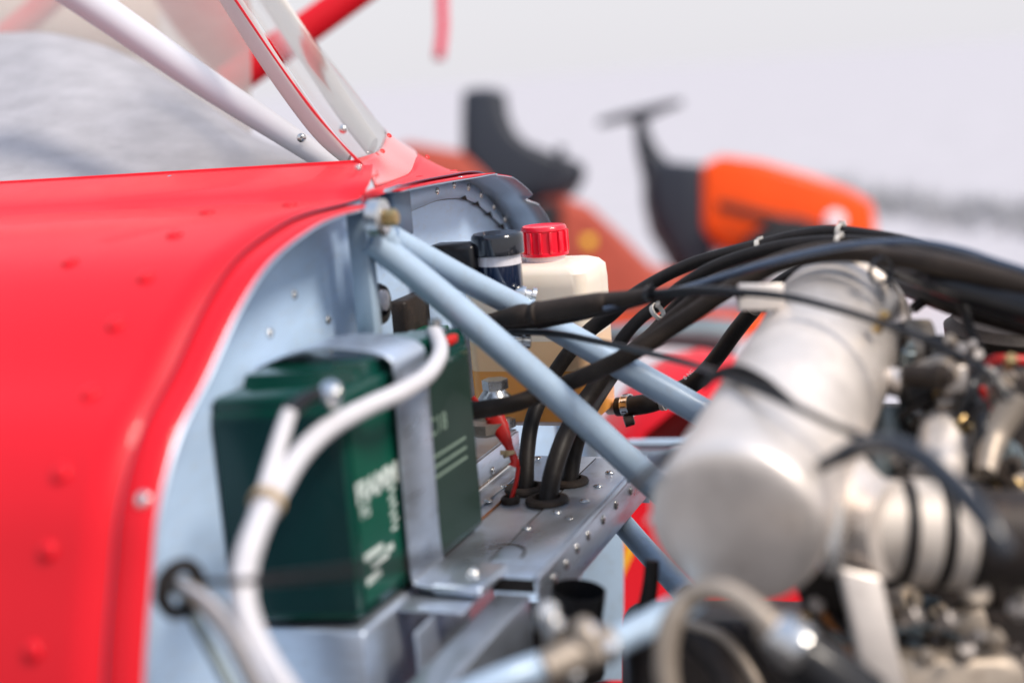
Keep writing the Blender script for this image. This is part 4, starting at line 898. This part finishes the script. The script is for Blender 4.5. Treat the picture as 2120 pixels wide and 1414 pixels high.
# ================================================================ RIDE-ON MOWER
DK = 1.27
mw = thing('ride_on_mower', 'blurred orange ride-on mower with black seat and steering wheel', 'mower', Vector((.6, 5.5, 0)))
D = 5.5
def loftpx(name, secs, mt, dep=.24, rad=.05, k=4):
    rings = []
    for x, yt, yb, dp in secs:
        c = P(x, (yt + yb) / 2, D); h = pw(yb - yt, D) / 2
        rings.append(rr(c, fwd, UP, dp, h, min(rad, h * .8, dp * .8), k))
    return loft(name, rings, mt, mw)
loftpx('hood', [(1436, 372, 470, .20), (1446, 350, 488, .25), (1480, 335, 520, .27), (1560, 346, 545, .27), (1660, 374, 560, .26), (1740, 402, 570, .24), (1785, 424, 570, .20), (1800, 445, 560, .12)], 'orange')
box('hood_vent', P(1590, 452, D - .28), (RIGHT * .97 - UP * .24).normalized(), fwd, UP, .19, .02, .018, 'dark', mw, .006)
lathe('headlight', P(1727, 458, D - .25), -fwd, [(-.02, .032), (.01, .036), (.03, .02)], mat('lamp_lens', (.95, .95, .97), .15, coat=1), mw, 20)
loftpx('dashboard', [(1334, 345, 425, .10), (1350, 338, 480, .18), (1400, 345, 560, .22), (1440, 350, 590, .23), (1466, 380, 600, .20)], 'seat')
TP('steering_column', [(1325, 245, D, 26), (1335, 300, D, 40), (1362, 360, D, 70)], 'seat', mw, seg=14)
wc = P(1325, 234, D); wax = (UP * .97 + RIGHT * .05 - fwd * .16).normalized(); wax = (UP * math.cos(R(14)) - RIGHT * math.sin(R(14)) - fwd * .10).normalized()
u_ = (RIGHT - wax * RIGHT.dot(wax)).normalized(); v_ = wax.cross(u_)
sweep('steering_wheel', [wc + u_ * .20 * math.cos(a) + v_ * .20 * math.sin(a) for a in [math.tau * k / 32 for k in range(33)]], [.016] * 33, 'seat', mw, seg=10)
for a in (0, 2.1, 4.2): sweep('spoke', [wc - wax * .03, wc + (u_ * math.cos(a) + v_ * math.sin(a)) * .19], [.016, .012], 'seat', mw, seg=8)
rings = []
for x, y, th, dp in ((1000, 195, 26, .17), (1004, 205, 44, .21), (1006, 250, 48, .23), (1012, 305, 60, .24), (1040, 345, 66, .25), (1090, 368, 62, .25), (1150, 375, 46, .25), (1195, 370, 26, .22), (1208, 366, 10, .18)):
    dirv = {195: RIGHT, 205: RIGHT, 250: RIGHT, 305: (RIGHT + UP * .5).normalized(), 345: (RIGHT * .5 + UP).normalized()}.get(y, UP)
    rings.append(rr(P(x, y, D), fwd, dirv, dp, pw(th * 2, D) / 2, min(pw(th, D) * .7, .06), 4))
loft('seat', rings, 'seat', mw)
sweep('lever', [P(1150, 380, D - .3), P(1158, 330, D - .3), P(1162, 305, D - .3)], [.015, .018, .025], 'seat', mw, seg=10)
loftpx('seat_base', [(1010, 400, 480, .2), (1080, 400, 540, .22), (1150, 395, 540, .2)], 'seat')
loftpx('rear_body', [(800, 320, 420, .2), (850, 305, 470, .25), (960, 325, 560, .26), (1060, 400, 600, .26)], 'dullorange', rad=.08)
loftpx('fender', [(1115, 425, 620, .3), (1160, 425, 640, .50), (1210, 445, 660, .52), (1270, 500, 670, .52), (1330, 560, 680, .52), (1440, 585, 675, .5)], 'dullorange', rad=.06)
TP('warning_patch', [(1208, 502, D - .46, 24), (1230, 502, D - .46, 24)], 'yellow', mw, seg=12)
def wheel(x, r):
    c = P(x, 600, D - .26); c.z = r * DK
    t = lathe('wheel', c - Vector((0, 1, 0)) * .08, Vector((0, 1, 0)), [(0, r * .6), (.01, r * .95), (.03, r), (.13, r), (.15, r * .95), (.16, r * .6)], 'tyre', mw, 36)
    lathe('rim', c - Vector((0, 1, 0)) * .09, Vector((0, 1, 0)), [(0, r * .15), (.004, r * .5), (.02, r * .58)], 'steel', t, 24).parent = t
wheel(1640, .20); wheel(1150, .26)
box('cutting_deck', P(1400, 680, D), RIGHT, fwd, UP, .30, .40, .05, 'orange', mw, .03)
bpy.context.view_layer.update()
